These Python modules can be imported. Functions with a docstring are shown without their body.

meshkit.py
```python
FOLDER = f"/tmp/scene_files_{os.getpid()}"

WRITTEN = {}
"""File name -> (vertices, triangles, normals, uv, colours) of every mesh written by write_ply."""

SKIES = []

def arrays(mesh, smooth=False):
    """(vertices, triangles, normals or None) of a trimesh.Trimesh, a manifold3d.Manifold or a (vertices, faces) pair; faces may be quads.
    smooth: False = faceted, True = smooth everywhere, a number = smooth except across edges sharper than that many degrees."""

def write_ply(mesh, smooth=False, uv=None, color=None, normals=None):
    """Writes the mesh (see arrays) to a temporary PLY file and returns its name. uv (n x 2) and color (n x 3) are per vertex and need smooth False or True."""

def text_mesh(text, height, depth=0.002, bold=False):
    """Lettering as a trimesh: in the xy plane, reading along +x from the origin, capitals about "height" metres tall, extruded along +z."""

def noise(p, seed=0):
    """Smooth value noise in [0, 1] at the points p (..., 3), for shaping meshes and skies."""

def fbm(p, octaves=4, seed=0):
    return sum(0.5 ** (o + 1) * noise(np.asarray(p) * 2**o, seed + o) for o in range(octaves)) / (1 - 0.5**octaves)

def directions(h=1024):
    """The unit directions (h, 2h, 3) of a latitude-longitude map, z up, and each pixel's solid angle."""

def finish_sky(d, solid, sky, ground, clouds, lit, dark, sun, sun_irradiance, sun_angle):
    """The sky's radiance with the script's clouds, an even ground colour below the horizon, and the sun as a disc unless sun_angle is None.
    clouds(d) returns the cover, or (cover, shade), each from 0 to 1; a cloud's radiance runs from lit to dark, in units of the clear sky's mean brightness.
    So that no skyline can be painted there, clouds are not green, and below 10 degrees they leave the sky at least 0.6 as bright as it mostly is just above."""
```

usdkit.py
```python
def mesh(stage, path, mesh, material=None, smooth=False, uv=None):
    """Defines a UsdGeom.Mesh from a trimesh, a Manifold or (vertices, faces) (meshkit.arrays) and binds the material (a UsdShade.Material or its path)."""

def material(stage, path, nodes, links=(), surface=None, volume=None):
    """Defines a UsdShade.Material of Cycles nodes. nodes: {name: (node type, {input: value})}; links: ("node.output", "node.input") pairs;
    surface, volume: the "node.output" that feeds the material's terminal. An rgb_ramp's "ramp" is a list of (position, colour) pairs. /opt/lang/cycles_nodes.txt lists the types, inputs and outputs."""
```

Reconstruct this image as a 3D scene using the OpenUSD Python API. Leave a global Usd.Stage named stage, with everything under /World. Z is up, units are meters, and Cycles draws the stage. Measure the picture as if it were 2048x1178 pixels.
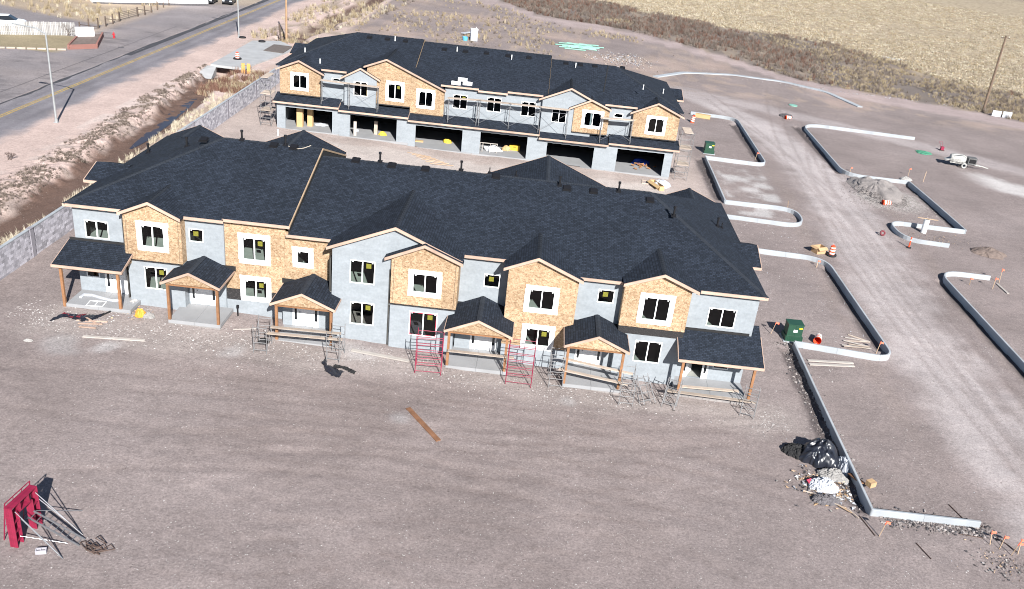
import math, random
import numpy as np
import trimesh, shapely
from shapely.geometry import Polygon, box as sbox
from pxr import Usd, UsdGeom, UsdLux, UsdShade, Gf, Sdf, Vt
import usdkit, meshkit

stage = Usd.Stage.CreateInMemory()
UsdGeom.SetStageUpAxis(stage, 'Z'); UsdGeom.SetStageMetersPerUnit(stage, 1.0)
UsdGeom.Xform.Define(stage, '/World'); UsdGeom.Scope.Define(stage, '/World/Looks')
RNG = random.Random(7); NR = np.random.RandomState(11)

# ------------------------------------------------------------------ camera, sky, sun, exposure
CAM = np.array([26.9226, -48.3283, 26.0229]); PITCH, YAW, ROLL, FOC = 0.438205, -0.0056768, 0.1082531, 1772.786
EXPOSURE = 1.0
fw = np.array([math.sin(YAW)*math.cos(PITCH), math.cos(YAW)*math.cos(PITCH), -math.sin(PITCH)])
r0 = np.array([math.cos(YAW), -math.sin(YAW), 0.0]); u0 = np.cross(r0, fw)
cr = math.cos(ROLL)*r0 + math.sin(ROLL)*u0; cu = -math.sin(ROLL)*r0 + math.cos(ROLL)*u0
cam = UsdGeom.Camera.Define(stage, '/World/camera')
m = Gf.Matrix4d(*[float(v) for row in (list(cr)+[0], list(cu)+[0], list(-fw)+[0], list(CAM)+[1]) for v in row])
cam.AddTransformOp().Set(m)
cam.CreateHorizontalApertureAttr(36.0); cam.CreateVerticalApertureAttr(36.0*589/1024)
cam.CreateFocalLengthAttr(36.0*FOC/2048); cam.CreateClippingRangeAttr(Gf.Vec2f(0.1, 5000))
cam.CreateExposureAttr(EXPOSURE)

SUN_EL = math.radians(32.0); SUN_AZ = math.atan2(0.345, -0.939)      # towards the sun
SUN = np.array([math.sin(SUN_AZ)*math.cos(SUN_EL), math.cos(SUN_AZ)*math.cos(SUN_EL), math.sin(SUN_EL)])
SKY_STRENGTH, SUN_INT = 0.052, 1.25
skym = usdkit.material(stage, '/World/Looks/sky_look', {
    's': ('sky_texture', {'sky_type': 'single_scattering', 'sun_disc': False, 'sun_elevation': SUN_EL, 'sun_rotation': SUN_AZ, 'altitude': 1500.0}),
    'b': ('background_shader', {'strength': SKY_STRENGTH})}, [('s.color', 'b.color')], surface='b.background')
dome = UsdLux.DomeLight.Define(stage, '/World/sky')
UsdShade.MaterialBindingAPI.Apply(dome.GetPrim()).Bind(skym)
dome.GetPrim().SetCustomDataByKey('kind', 'structure')
sun = UsdLux.DistantLight.Define(stage, '/World/sun')
sun.CreateIntensityAttr(SUN_INT); sun.CreateAngleAttr(0.5); sun.CreateNormalizeAttr(True); sun.CreateColorAttr(Gf.Vec3f(1.0, 0.97, 0.93))
zz = SUN; xx = np.cross([0, 0, 1.0], zz); xx /= np.linalg.norm(xx); yy = np.cross(zz, xx)
sun.AddTransformOp().Set(Gf.Matrix4d(*[float(v) for row in (list(xx)+[0], list(yy)+[0], list(zz)+[0], [0, 0, 60, 1]) for v in row]))

# ------------------------------------------------------------------ the lie of the land
def gz(x, y):
    x = np.asarray(x, float); s = .030 - .008*np.clip(np.asarray(y, float), 0, 45)/45
    return np.where(x > 0, .1 - s*np.minimum(x, 120), .1 - .004*x*0 - .01*np.maximum(x, -60))
def ray(px, py):
    return fw + cr*(px-1024)/FOC - cu*(py-589)/FOC
def atz(px, py, z):
    d = ray(px, py); return CAM + d*(z-CAM[2])/d[2]
def G(px, py, h=0.0):
    """the ground point seen at a point of the photograph"""
    q = atz(px, py, 0)
    for i in range(25): q = atz(px, py, float(gz(q[0], q[1]))+h)
    return q
def Y(px, py, y):
    d = ray(px, py); return CAM + d*(y-CAM[1])/d[1]
ZM = {1:(0,380,.28866),2:(440,400,.28866),3:(760,440,.28864),4:(1080,480,.30554),6:(500,60,.23773),7:(920,100,.26367),0:(0,0,1)}
def W(zn, x, y, pl):
    o = ZM[zn]; return Y(o[0]+x*o[2], o[1]+y*o[2], pl)
def GZ(zn, x, y, h=0.0):
    o = ZM[zn]; return G(o[0]+x*o[2], o[1]+y*o[2], h)

DY = [-60, 0, 17, 35, 45, 57, 62, 90, 105, 260]; DX = [-9.2, -9.7, -10.1, -10.8, -11.8, -13.0, -13.4, -12.0, -11.0, -4.0]
def ditch_x(y): return np.interp(y, DY, DX)
def smooth(a, b, v):
    t = np.clip((np.asarray(v, float)-a)/(b-a), 0, 1); return t*t*(3-2*t)
def H(x, y):
    x = np.asarray(x, float); y = np.asarray(y, float)
    h = gz(x, y)
    d = np.abs(x-ditch_x(y)); p = np.stack([x, y, np.zeros_like(x)], -1)
    n1 = meshkit.fbm(p*.35, 3, 3)-.5; n2 = meshkit.fbm(p*1.3, 3, 5)-.5
    cul = 1-smooth(69, 71, y)*(1-smooth(87, 89, y))
    dep = (1-smooth(1.15, 2.3, d+n1*1.3+n2*.5))*.75*cul
    h = h - dep
    n3 = meshkit.fbm(p*2.6, 3, 9)-.5
    berm = np.exp(-((x+13.6)/1.9)**2)*cul*(.16+.35*n2+.4*n3)
    h = h + np.where((x < -10.5) & (x > -20), berm, 0)
    site = smooth(-6.5, -5, x)
    far = smooth(60, 130, y)
    h = h + site*(n1*.10+n2*.05)*(1-.7*smooth(30, 60, y)) + far*n1*.15*smooth(-18, -8, x)
    mouth = smooth(-16.2, -15.6, x)*(1-smooth(-12.4, -11.6, x))*smooth(61.0, 63.2, y)*(1-smooth(69, 70, y))
    h = np.minimum(h, h*(1-mouth)+mouth*-.95)
    h = h - .14*smooth(35, 40.5, y)*(1-smooth(57, 58, y))*smooth(11, 14, x)*(1-smooth(21, 24, x)) - .5*((x > .4) & (x < 41.1) & (y > 41.8) & (y < 57.3))
    for (kx, k0, k1) in KTR: h = h - .2*(1-smooth(.15, .5, np.abs(x-kx+.38+n2*.35)))*smooth(k0, k0+.6, y)*(1-smooth(k1-.6, k1, y))
    ruts = 0
    for (cx_, cy_, R_, a0, a1) in RUTS:
        rr = np.abs(np.hypot(x-cx_, y-cy_)-R_); ruts = ruts + np.exp(-(rr/.16)**2)*smooth(a0, a0+4, x)*(1-smooth(a1-4, a1, x))
    h = h + .016*np.sin((y+.13*x+2.2*n1*2)*3.9+3*n2)*(1-smooth(-9, -5, y))*(1-smooth(20, 48, x)*.6)*smooth(-.12, .1, n1)
    return h - .035*np.clip(ruts, 0, 1)
RUTS = []; KTR = [(53.2, 7.5, 22.5), (46.0, -11.6, 6.4), (63.1, 52.5, 75), (70.6, 36.8, 52), (53.8, 52.5, 71.5), (46.3, 36.5, 51.5), (63.2, -3, 23)]
_r = np.random.RandomState(4)
for k_ in range(9):
    R_ = _r.uniform(45, 110); cx_ = _r.uniform(0, 40); cy_ = _r.uniform(-14, -5)-R_*(1 if k_ % 3 else -1)
    for d_ in (0, 1.75): RUTS.append((cx_, cy_, R_+d_, _r.uniform(-5, 20), _r.uniform(30, 52)))
for k_ in range(5):
    R_ = _r.uniform(160, 400); cx_ = 57+R_*(-1 if k_ % 2 else 1)+_r.uniform(-5, 5)
    for d_ in (0, 1.8): RUTS.append((cx_, 20, R_+d_, 50, 66))
def rut_mask(x, y):
    o = 0
    for (cx_, cy_, R_, a0, a1) in RUTS: o = o+np.exp(-((np.hypot(x-cx_, y-cy_)-R_)/.22)**2)*smooth(a0, a0+4, x)*(1-smooth(a1-4, a1, x))
    return np.clip(o, 0, 1)
def on(q): return np.array([q[0], q[1], float(H(q[0], q[1]))])

# ------------------------------------------------------------------ helpers
class MB:
    def __init__(s): s.v = []; s.f = []; s.n = 0
    def add(s, v, f):
        v = np.asarray(v, float).reshape(-1, 3); f = np.asarray(f, int)
        if f.shape[1] == 4: f = np.vstack([f[:, [0, 1, 2]], f[:, [0, 2, 3]]])
        s.v.append(v); s.f.append(f+s.n); s.n += len(v); return s
    def tm(s, t): return s.add(t.vertices, t.faces)
    def obox(s, c, a, b, d):
        c, a, b, d = (np.asarray(q, float) for q in (c, a, b, d))
        if np.dot(np.cross(a, b), d) < 0: d = -d
        v = [c+i*a+j*b+k*d for k in (-1, 1) for j in (-1, 1) for i in (-1, 1)]
        return s.add(v, [[0, 2, 3, 1], [4, 5, 7, 6], [0, 1, 5, 4], [2, 6, 7, 3], [0, 4, 6, 2], [1, 3, 7, 5]])
    def box(s, x0, x1, y0, y1, z0, z1):
        return s.obox([(x0+x1)/2, (y0+y1)/2, (z0+z1)/2], [(x1-x0)/2, 0, 0], [0, (y1-y0)/2, 0], [0, 0, (z1-z0)/2])
    def beam(s, p, q, w, h, up=(0, 0, 1)):
        p, q = np.asarray(p, float), np.asarray(q, float); d = q-p; L = np.linalg.norm(d); d = d/L
        a = np.cross(d, up)
        if np.linalg.norm(a) < 1e-3: a = np.cross(d, (1, 0, 0))
        a /= np.linalg.norm(a); b = np.cross(a, d)
        return s.obox((p+q)/2, d*L/2, a*w/2, b*h/2)
    def tube(s, p, q, r, n=6, r2=None):
        p, q = np.asarray(p, float), np.asarray(q, float); d = q-p; L = np.linalg.norm(d); d = d/L; r2 = r if r2 is None else r2
        a = np.cross(d, (0, 0, 1) if abs(d[2]) < .9 else (1, 0, 0)); a /= np.linalg.norm(a); b = np.cross(d, a)
        t = np.arange(n)*2*np.pi/n; ring = np.cos(t)[:, None]*a+np.sin(t)[:, None]*b
        v = np.vstack([p+ring*r, q+ring*r2, [p], [q]]); i = np.arange(n); j = (i+1) % n
        f = np.vstack([np.stack([i, j, j+n], 1), np.stack([i, j+n, i+n], 1), np.stack([j, i, i*0+2*n], 1), np.stack([i+n, j+n, i*0+2*n+1], 1)])
        return s.add(v, f)
    def path(s, pts, r, n=5):
        for p, q in zip(pts[:-1], pts[1:]): s.tube(p, q, r, n)
        return s
    def lathe(s, prof, n=20, c=(0, 0, 0)):
        t = np.arange(n)*2*np.pi/n; k = len(prof)
        v = np.array([[r*np.cos(a), r*np.sin(a), z] for r, z in prof for a in t])+np.asarray(c, float)
        f = [[i*n+j, i*n+(j+1) % n, (i+1)*n+(j+1) % n, (i+1)*n+j] for i in range(k-1) for j in range(n)]
        return s.add(v, f)
    def ext(s, poly, fn, t, tdir):
        """extrudes a 2D polygon; fn maps (a, b) to a 3D point, tdir*t is the thickness"""
        for g in getattr(poly, 'geoms', [poly]):
            if g.is_empty or g.geom_type != 'Polygon' or g.area < 1e-5: continue
            e = trimesh.creation.extrude_polygon(g, 1.0, engine='earcut')
            v = np.array([np.asarray(fn(a, b), float)+np.asarray(tdir, float)*t*(1-k) for a, b, k in e.vertices])
            m_ = trimesh.Trimesh(v, e.faces, process=False)
            f = e.faces if m_.volume > 0 else e.faces[:, ::-1]
            s.add(v, f)
        return s
    def arr(s): return np.vstack(s.v), np.vstack(s.f)
    def moved(s, M):
        v = np.vstack(s.v); return v @ np.asarray(M)[:3, :3].T + np.asarray(M)[:3, 3]

USED = {}
def numbered(parent, name):
    k = (str(parent), name); n = USED.get(k, -1)+1; USED[k] = n
    return f'{parent}/{name}' + (f'_{n:03d}' if n else '')
def ppath(p): return '/World' if p is None else str(p.GetPath())
LOOK = {}
def mat(n): return LOOK[n]
def obj(name, mb, look, parent=None, smooth=False, label=None):
    path = numbered(ppath(parent), name)
    mm = mb if isinstance(mb, tuple) else (mb.arr() if isinstance(mb, MB) else mb)
    p = usdkit.mesh(stage, path, mm, mat(look), smooth=smooth).GetPrim()
    if label: p.SetCustomDataByKey('label', label)
    return p
def tag(p, label, cat, group=None, kind=None):
    if label: p.SetCustomDataByKey('label', label)
    if cat: p.SetCustomDataByKey('category', cat)
    if group: p.SetCustomDataByKey('group', group)
    if kind: p.SetCustomDataByKey('kind', kind)
    return p
def struct(name, mb, look, smooth=False, label=None):
    p = obj(name, mb, look, None, smooth); p.SetCustomDataByKey('kind', 'structure')
    if label: p.SetCustomDataByKey('label', label)
    return p
def mtx(loc=(0, 0, 0), rz=0.0, R=None, s=1.0):
    M = np.eye(4); c, n = math.cos(rz), math.sin(rz)
    M[:3, :3] = (np.array([[c, -n, 0], [n, c, 0], [0, 0, 1]]) if R is None else np.asarray(R))*s
    M[:3, 3] = loc; return M
def rot(axis, a):
    return trimesh.transformations.rotation_matrix(a, axis)[:3, :3]
def setM(x, M): x.AddTransformOp().Set(Gf.Matrix4d(*[float(v) for v in np.asarray(M).T.ravel()]))
def thing(name, label, cat, loc=(0, 0, 0), rz=0.0, group=None, M=None):
    x = UsdGeom.Xform.Define(stage, numbered('/World', name)); setM(x, mtx(loc, rz) if M is None else M)
    return tag(x.GetPrim(), label, cat, group)
def dup(root, label, M, group=None):
    base = root.GetName().rsplit('_', 1)[0] if root.GetName()[-3:].isdigit() else root.GetName()
    x = UsdGeom.Xform.Define(stage, numbered('/World', base))
    x.GetPrim().GetReferences().AddInternalReference(root.GetPath())
    op = UsdGeom.XformOp(x.GetPrim().GetAttribute('xformOp:transform'))
    op.Set(Gf.Matrix4d(*[float(v) for v in np.asarray(M).T.ravel()]))
    x.GetPrim().SetInstanceable(True)
    c = root.GetCustomData()
    return tag(x.GetPrim(), label, c.get('category'), group or c.get('group'))
def scatter(name, protos, pos, look_list, label, scale=None, rz=None, tilt=None, choice=None):
    """many copies nobody could count, as one PointInstancer"""
    path = numbered('/World', name); pi = UsdGeom.PointInstancer.Define(stage, path)
    UsdGeom.Scope.Define(stage, path+'/kinds')
    for i, (pm, lk) in enumerate(zip(protos, look_list)):
        pp = usdkit.mesh(stage, f'{path}/kinds/kind_{i+1:03d}', pm.arr() if isinstance(pm, MB) else pm, mat(lk))
        pi.CreatePrototypesRel().AddTarget(pp.GetPath())
    n = len(pos); scale = np.ones(n) if scale is None else scale; rz = NR.uniform(0, 2*np.pi, n) if rz is None else rz
    choice = NR.randint(0, len(protos), n) if choice is None else choice
    sc = np.repeat(np.asarray(scale)[:, None], 3, 1) if np.ndim(scale) == 1 else np.asarray(scale)
    q = np.stack([np.cos(rz/2), rz*0, rz*0, np.sin(rz/2)], 1)
    if tilt is not None:
        ta = NR.uniform(0, 2*np.pi, n); s_ = np.sin(tilt/2); q2 = np.stack([np.cos(tilt/2), s_*np.cos(ta), s_*np.sin(ta), ta*0], 1)
        w1, x1, y1, z1 = q2.T; w2, x2, y2, z2 = q.T
        q = np.stack([w1*w2-x1*x2-y1*y2-z1*z2, w1*x2+x1*w2+y1*z2-z1*y2, w1*y2-x1*z2+y1*w2+z1*x2, w1*z2+x1*y2-y1*x2+z1*w2], 1)
    pi.CreatePositionsAttr(Vt.Vec3fArray.FromNumpy(np.asarray(pos, np.float32)))
    pi.CreateScalesAttr(Vt.Vec3fArray.FromNumpy(sc.astype(np.float32)))
    pi.CreateOrientationsAttr(Vt.QuathArray([Gf.Quath(float(a), float(b), float(c), float(d)) for a, b, c, d in q]))
    pi.CreateProtoIndicesAttr(Vt.IntArray.FromNumpy(np.asarray(choice, np.int32)))
    return tag(pi.GetPrim(), label, None, None, 'stuff')

# ------------------------------------------------------------------ materials
def look(name, col, rough=.85, spread=.12, scale=3.0, fine=.06, fscale=40.0, bump=0.0, bscale=60.0, bdist=.01, metal=0.0, rand=0.0, spec=.3, obj_space=True):
    """a colour with broad and fine mottling and, where copies differ, a random tone"""
    n = {'g': ('texture_coordinate', {}) if obj_space else ('geometry', {}),
         'a': ('noise_texture', {'scale': scale, 'detail': 4.0}), 'b': ('noise_texture', {'scale': fscale, 'detail': 3.0}),
         'ra': ('map_range', {'from_min': .25, 'from_max': .75, 'to_min': 1-spread, 'to_max': 1+spread, 'clamp': True}),
         'rb': ('map_range', {'from_min': .25, 'from_max': .75, 'to_min': 1-fine, 'to_max': 1+fine, 'clamp': True}),
         'm': ('math', {'math_type': 'multiply'}), 'o': ('object_info', {}),
         'rr': ('map_range', {'from_min': 0.0, 'from_max': 1.0, 'to_min': 1-rand, 'to_max': 1+rand}), 'm2': ('math', {'math_type': 'multiply'}),
         'h': ('hsv', {'color': col}), 'p': ('principled_bsdf', {'roughness': rough, 'metallic': metal, 'specular_ior_level': spec})}
    src = 'g.object' if obj_space else 'g.position'
    l = [(src, 'a.vector'), (src, 'b.vector'), ('a.fac', 'ra.value'), ('b.fac', 'rb.value'), ('ra.result', 'm.value1'), ('rb.result', 'm.value2'),
         ('o.random', 'rr.value'), ('m.value', 'm2.value1'), ('rr.result', 'm2.value2'), ('m2.value', 'h.value'), ('h.color', 'p.base_color')]
    if bump:
        n['c'] = ('noise_texture', {'scale': bscale, 'detail': 4.0}); n['bu'] = ('bump', {'strength': bump, 'distance': bdist})
        l += [(src, 'c.vector'), ('c.fac', 'bu.height'), ('bu.normal', 'p.normal')]
    LOOK[name] = usdkit.material(stage, f'/World/Looks/{name}', n, l, surface='p.BSDF')

def soil_look(name, attr='soil', bump=.6):
    n = {'g': ('geometry', {}), 'at': ('attribute', {'attribute': attr}),
         'a': ('noise_texture', {'scale': .16, 'detail': 5.0, 'roughness': .6}), 'b': ('noise_texture', {'scale': 2.6, 'detail': 6.0, 'roughness': .72}),
         'c': ('noise_texture', {'scale': 9.0, 'detail': 5.0, 'roughness': .75}),
         'ra': ('map_range', {'from_min': .3, 'from_max': .7, 'to_min': .86, 'to_max': 1.14, 'clamp': True}),
         'rb': ('map_range', {'from_min': .3, 'from_max': .7, 'to_min': .88, 'to_max': 1.12, 'clamp': True}),
         'rc': ('map_range', {'from_min': .32, 'from_max': .68, 'to_min': .70, 'to_max': 1.28, 'clamp': True}),
         'm1': ('math', {'math_type': 'multiply'}), 'm2': ('math', {'math_type': 'multiply'}), 'h': ('hsv', {}), 'mp': ('mapping', {'scale': (.16, 1.1, 1.0), 'rotation': (0, 0, .12)}), 'd': ('noise_texture', {'scale': 1.6, 'detail': 5.0, 'roughness': .6, 'distortion': .6}), 'rd': ('map_range', {'from_min': .3, 'from_max': .7, 'to_min': .95, 'to_max': 1.05, 'clamp': True}), 'm3': ('math', {'math_type': 'multiply'}),
         'v': ('voronoi_texture', {'scale': 5.0}), 'vs': ('separate_color', {}), 'v1': ('math', {'math_type': 'less_than', 'value2': .16}), 'v2': ('math', {'math_type': 'greater_than', 'value2': .72}),
         'v3': ('math', {'math_type': 'multiply'}), 'v4': ('math', {'math_type': 'multiply', 'value2': .32}),
         'mx': ('mix', {'color2': (.50, .47, .45)}),
         'w': ('voronoi_texture', {'scale': 2.1}), 'ws': ('separate_color', {}), 'w1': ('math', {'math_type': 'less_than', 'value2': .10}), 'w2': ('math', {'math_type': 'greater_than', 'value2': .8}), 'w3': ('math', {'math_type': 'multiply'}), 'w4': ('math', {'math_type': 'multiply', 'value2': .6}),
         'my': ('mix', {'color2': (.11, .09, .085)}), 'af': ('attribute', {'attribute': 'straw'}), 'fn': ('noise_texture', {'scale': .7, 'detail': 5.0, 'roughness': .8}), 'fr': ('rgb_ramp', {'ramp': [(0, (.10, .08, .055)), (.42, (.19, .15, .10)), (.52, (.35, .29, .21)), (.62, (.455, .385, .29)), (1, (.57, .50, .39))]}), 'mf': ('mix', {}),
         'ad': ('math', {'math_type': 'add'}), 'bu': ('bump', {'strength': bump, 'distance': .05}), 'p': ('principled_bsdf', {'roughness': .95, 'specular_ior_level': .15})}
    l = [('g.position', k+'.vector') for k in 'abcvw'] + [('a.fac', 'ra.value'), ('b.fac', 'rb.value'), ('c.fac', 'rc.value'), ('ra.result', 'm1.value1'), ('rb.result', 'm1.value2'),
         ('m1.value', 'm2.value1'), ('rc.result', 'm2.value2'), ('g.position', 'mp.vector'), ('mp.vector', 'd.vector'), ('d.fac', 'rd.value'), ('m2.value', 'm3.value1'), ('rd.result', 'm3.value2'), ('m3.value', 'h.value'), ('at.color', 'h.color'),
         ('v.distance', 'v1.value1'), ('v.color', 'vs.color'), ('vs.r', 'v2.value1'), ('v1.value', 'v3.value1'), ('v2.value', 'v3.value2'), ('v3.value', 'v4.value1'), ('h.color', 'mx.color1'), ('v4.value', 'mx.fac'),
         ('w.distance', 'w1.value1'), ('w.color', 'ws.color'), ('ws.r', 'w2.value1'), ('w1.value', 'w3.value1'), ('w2.value', 'w3.value2'), ('w3.value', 'w4.value1'), ('mx.color', 'my.color1'), ('w4.value', 'my.fac'),
         ('g.position', 'fn.vector'), ('fn.fac', 'fr.fac'), ('my.color', 'mf.color1'), ('fr.color', 'mf.color2'), ('af.fac', 'mf.fac'), ('mf.color', 'p.base_color'), ('b.fac', 'ad.value1'), ('c.fac', 'ad.value2'), ('ad.value', 'bu.height'), ('bu.normal', 'p.normal')]
    LOOK[name] = usdkit.material(stage, f'/World/Looks/{name}', n, l, surface='p.BSDF')

def shingle_look(name, axis, sinth):
    """asphalt shingles: courses along the slope, tabs of differing tone"""
    n = {'g': ('geometry', {}), 's': ('separate_xyz', {}), 'mz': ('math', {'math_type': 'divide', 'value2': sinth}), 'c': ('combine_xyz', {}),
         'br': ('brick_texture', {'color1': (.0130, .0180, .0275), 'color2': (.027, .0355, .053), 'mortar': (.005, .006, .008), 'scale': 1.0, 'mortar_size': .012, 'mortar_smooth': .4, 'bias': -.15, 'brick_width': .21, 'row_height': .145, 'offset': .37}),
         'a': ('noise_texture', {'scale': .45, 'detail': 3.0}), 'b': ('noise_texture', {'scale': 60.0, 'detail': 2.0}),
         'ra': ('map_range', {'from_min': .3, 'from_max': .7, 'to_min': .88, 'to_max': 1.14, 'clamp': True}),
         'rb': ('map_range', {'from_min': .3, 'from_max': .7, 'to_min': .85, 'to_max': 1.15, 'clamp': True}),
         'm': ('math', {'math_type': 'multiply'}), 'h': ('hsv', {}), 'bu': ('bump', {'strength': .5, 'distance': .012}),
         'p': ('principled_bsdf', {'roughness': .9, 'specular_ior_level': .22})}
    l = [('g.position', 's.vector'), ('s.z', 'mz.value1'), (f's.{axis}', 'c.x'), ('mz.value', 'c.y'), ('c.vector', 'br.vector'), ('g.position', 'a.vector'), ('g.position', 'b.vector'),
         ('a.fac', 'ra.value'), ('b.fac', 'rb.value'), ('ra.result', 'm.value1'), ('rb.result', 'm.value2'), ('m.value', 'h.value'), ('br.color', 'h.color'), ('h.color', 'p.base_color'),
         ('br.fac', 'bu.height'), ('bu.normal', 'p.normal')]
    n['bu'][1]['invert'] = True
    LOOK[name] = usdkit.material(stage, f'/World/Looks/{name}', n, l, surface='p.BSDF')

def osb_look(name):
    n = {'g': ('geometry', {}), 'o': ('object_info', {}), 'mp': ('mapping', {'scale': (1.0, 1.0, 1.25)}),
         'v': ('voronoi_texture', {'scale': 9.0}), 'v2': ('voronoi_texture', {'scale': 24.0}), 'vs': ('separate_color', {}), 'vs2': ('separate_color', {}),
         'ad': ('math', {'math_type': 'add'}), 'md': ('math', {'math_type': 'multiply', 'value2': .5}),
         'rp': ('rgb_ramp', {'ramp': [(0, (.15, .088, .05)), (.3, (.29, .195, .118)), (.6, (.375, .265, .168)), (1, (.50, .385, .265))]}),
         'rr': ('map_range', {'to_min': .86, 'to_max': 1.12}), 'h': ('hsv', {}), 'p': ('principled_bsdf', {'roughness': .8, 'specular_ior_level': .2})}
    l = [('g.position', 'mp.vector'), ('mp.vector', 'v.vector'), ('mp.vector', 'v2.vector'), ('v.color', 'vs.color'), ('v2.color', 'vs2.color'), ('vs.r', 'ad.value1'), ('vs2.g', 'ad.value2'), ('ad.value', 'md.value1'),
         ('md.value', 'rp.fac'), ('o.random', 'rr.value'), ('rr.result', 'h.value'), ('rp.color', 'h.color'), ('h.color', 'p.base_color')]
    LOOK[name] = usdkit.material(stage, f'/World/Looks/{name}', n, l, surface='p.BSDF')

def stucco_look(name, col, streak=.10):
    n = {'g': ('geometry', {}), 'mp': ('mapping', {'scale': (1.0, 1.0, 2.6)}), 'a': ('noise_texture', {'scale': .8, 'detail': 5.0, 'roughness': .65}), 'b': ('noise_texture', {'scale': 7.0, 'detail': 4.0}),
         'ra': ('map_range', {'from_min': .3, 'from_max': .7, 'to_min': 1-streak, 'to_max': 1+streak, 'clamp': True}), 'rb': ('map_range', {'from_min': .3, 'from_max': .7, 'to_min': .93, 'to_max': 1.07, 'clamp': True}),
         'm': ('math', {'math_type': 'multiply'}), 'h': ('hsv', {'color': col}), 'c': ('noise_texture', {'scale': 45.0, 'detail': 3.0}), 'bu': ('bump', {'strength': .5, 'distance': .008}),
         'p': ('principled_bsdf', {'roughness': .92, 'specular_ior_level': .15})}
    l = [('g.position', 'mp.vector'), ('mp.vector', 'a.vector'), ('g.position', 'b.vector'), ('g.position', 'c.vector'), ('a.fac', 'ra.value'), ('b.fac', 'rb.value'), ('ra.result', 'm.value1'), ('rb.result', 'm.value2'),
         ('m.value', 'h.value'), ('h.color', 'p.base_color'), ('c.fac', 'bu.height'), ('bu.normal', 'p.normal')]
    LOOK[name] = usdkit.material(stage, f'/World/Looks/{name}', n, l, surface='p.BSDF')

def glass_look(name, tint=(.80, .88, .86), rough=.02):
    n = {'f': ('fresnel', {'IOR': 1.5}), 't': ('transparent_bsdf', {'color': tint}), 'g': ('glossy_bsdf', {'color': (.95, .97, 1), 'roughness': rough}), 'm': ('mix_closure', {})}
    LOOK[name] = usdkit.material(stage, f'/World/Looks/{name}', n, [('f.fac', 'm.fac'), ('t.BSDF', 'm.closure1'), ('g.BSDF', 'm.closure2')], surface='m.closure')

def print_look(name, base, ink, scale=5.0, thr=.62):
    """faint print on a sheet: broken rows of ink"""
    n = {'g': ('geometry', {}), 'mp': ('mapping', {'scale': (3.0, 3.0, 9.0)}), 'a': ('noise_texture', {'scale': scale, 'detail': 1.0}), 'lt': ('math', {'math_type': 'greater_than', 'value2': thr}),
         'mx': ('mix', {'color1': base, 'color2': ink}), 'p': ('principled_bsdf', {'roughness': .6})}
    LOOK[name] = usdkit.material(stage, f'/World/Looks/{name}', n, [('g.position', 'mp.vector'), ('mp.vector', 'a.vector'), ('a.fac', 'lt.value1'), ('lt.value', 'mx.fac'), ('mx.color', 'p.base_color')], surface='p.BSDF')

def leaf_look(name, c1, c2):
    n = {'o': ('object_info', {}), 'g': ('geometry', {}), 'a': ('math', {'math_type': 'fraction'}), 'ad': ('math', {'math_type': 'add'}), 'mx': ('mix', {'color1': c1, 'color2': c2}),
         'd': ('diffuse_bsdf', {}), 't': ('translucent_bsdf', {}), 'm': ('mix_closure', {'fac': .25})}
    LOOK[name] = usdkit.material(stage, f'/World/Looks/{name}', n, [('g.random_per_island', 'ad.value1'), ('o.random', 'ad.value2'), ('ad.value', 'a.value1'), ('a.value', 'mx.fac'), ('mx.color', 'd.color'), ('mx.color', 't.color'), ('d.BSDF', 'm.closure1'), ('t.BSDF', 'm.closure2')], surface='m.closure')

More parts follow.
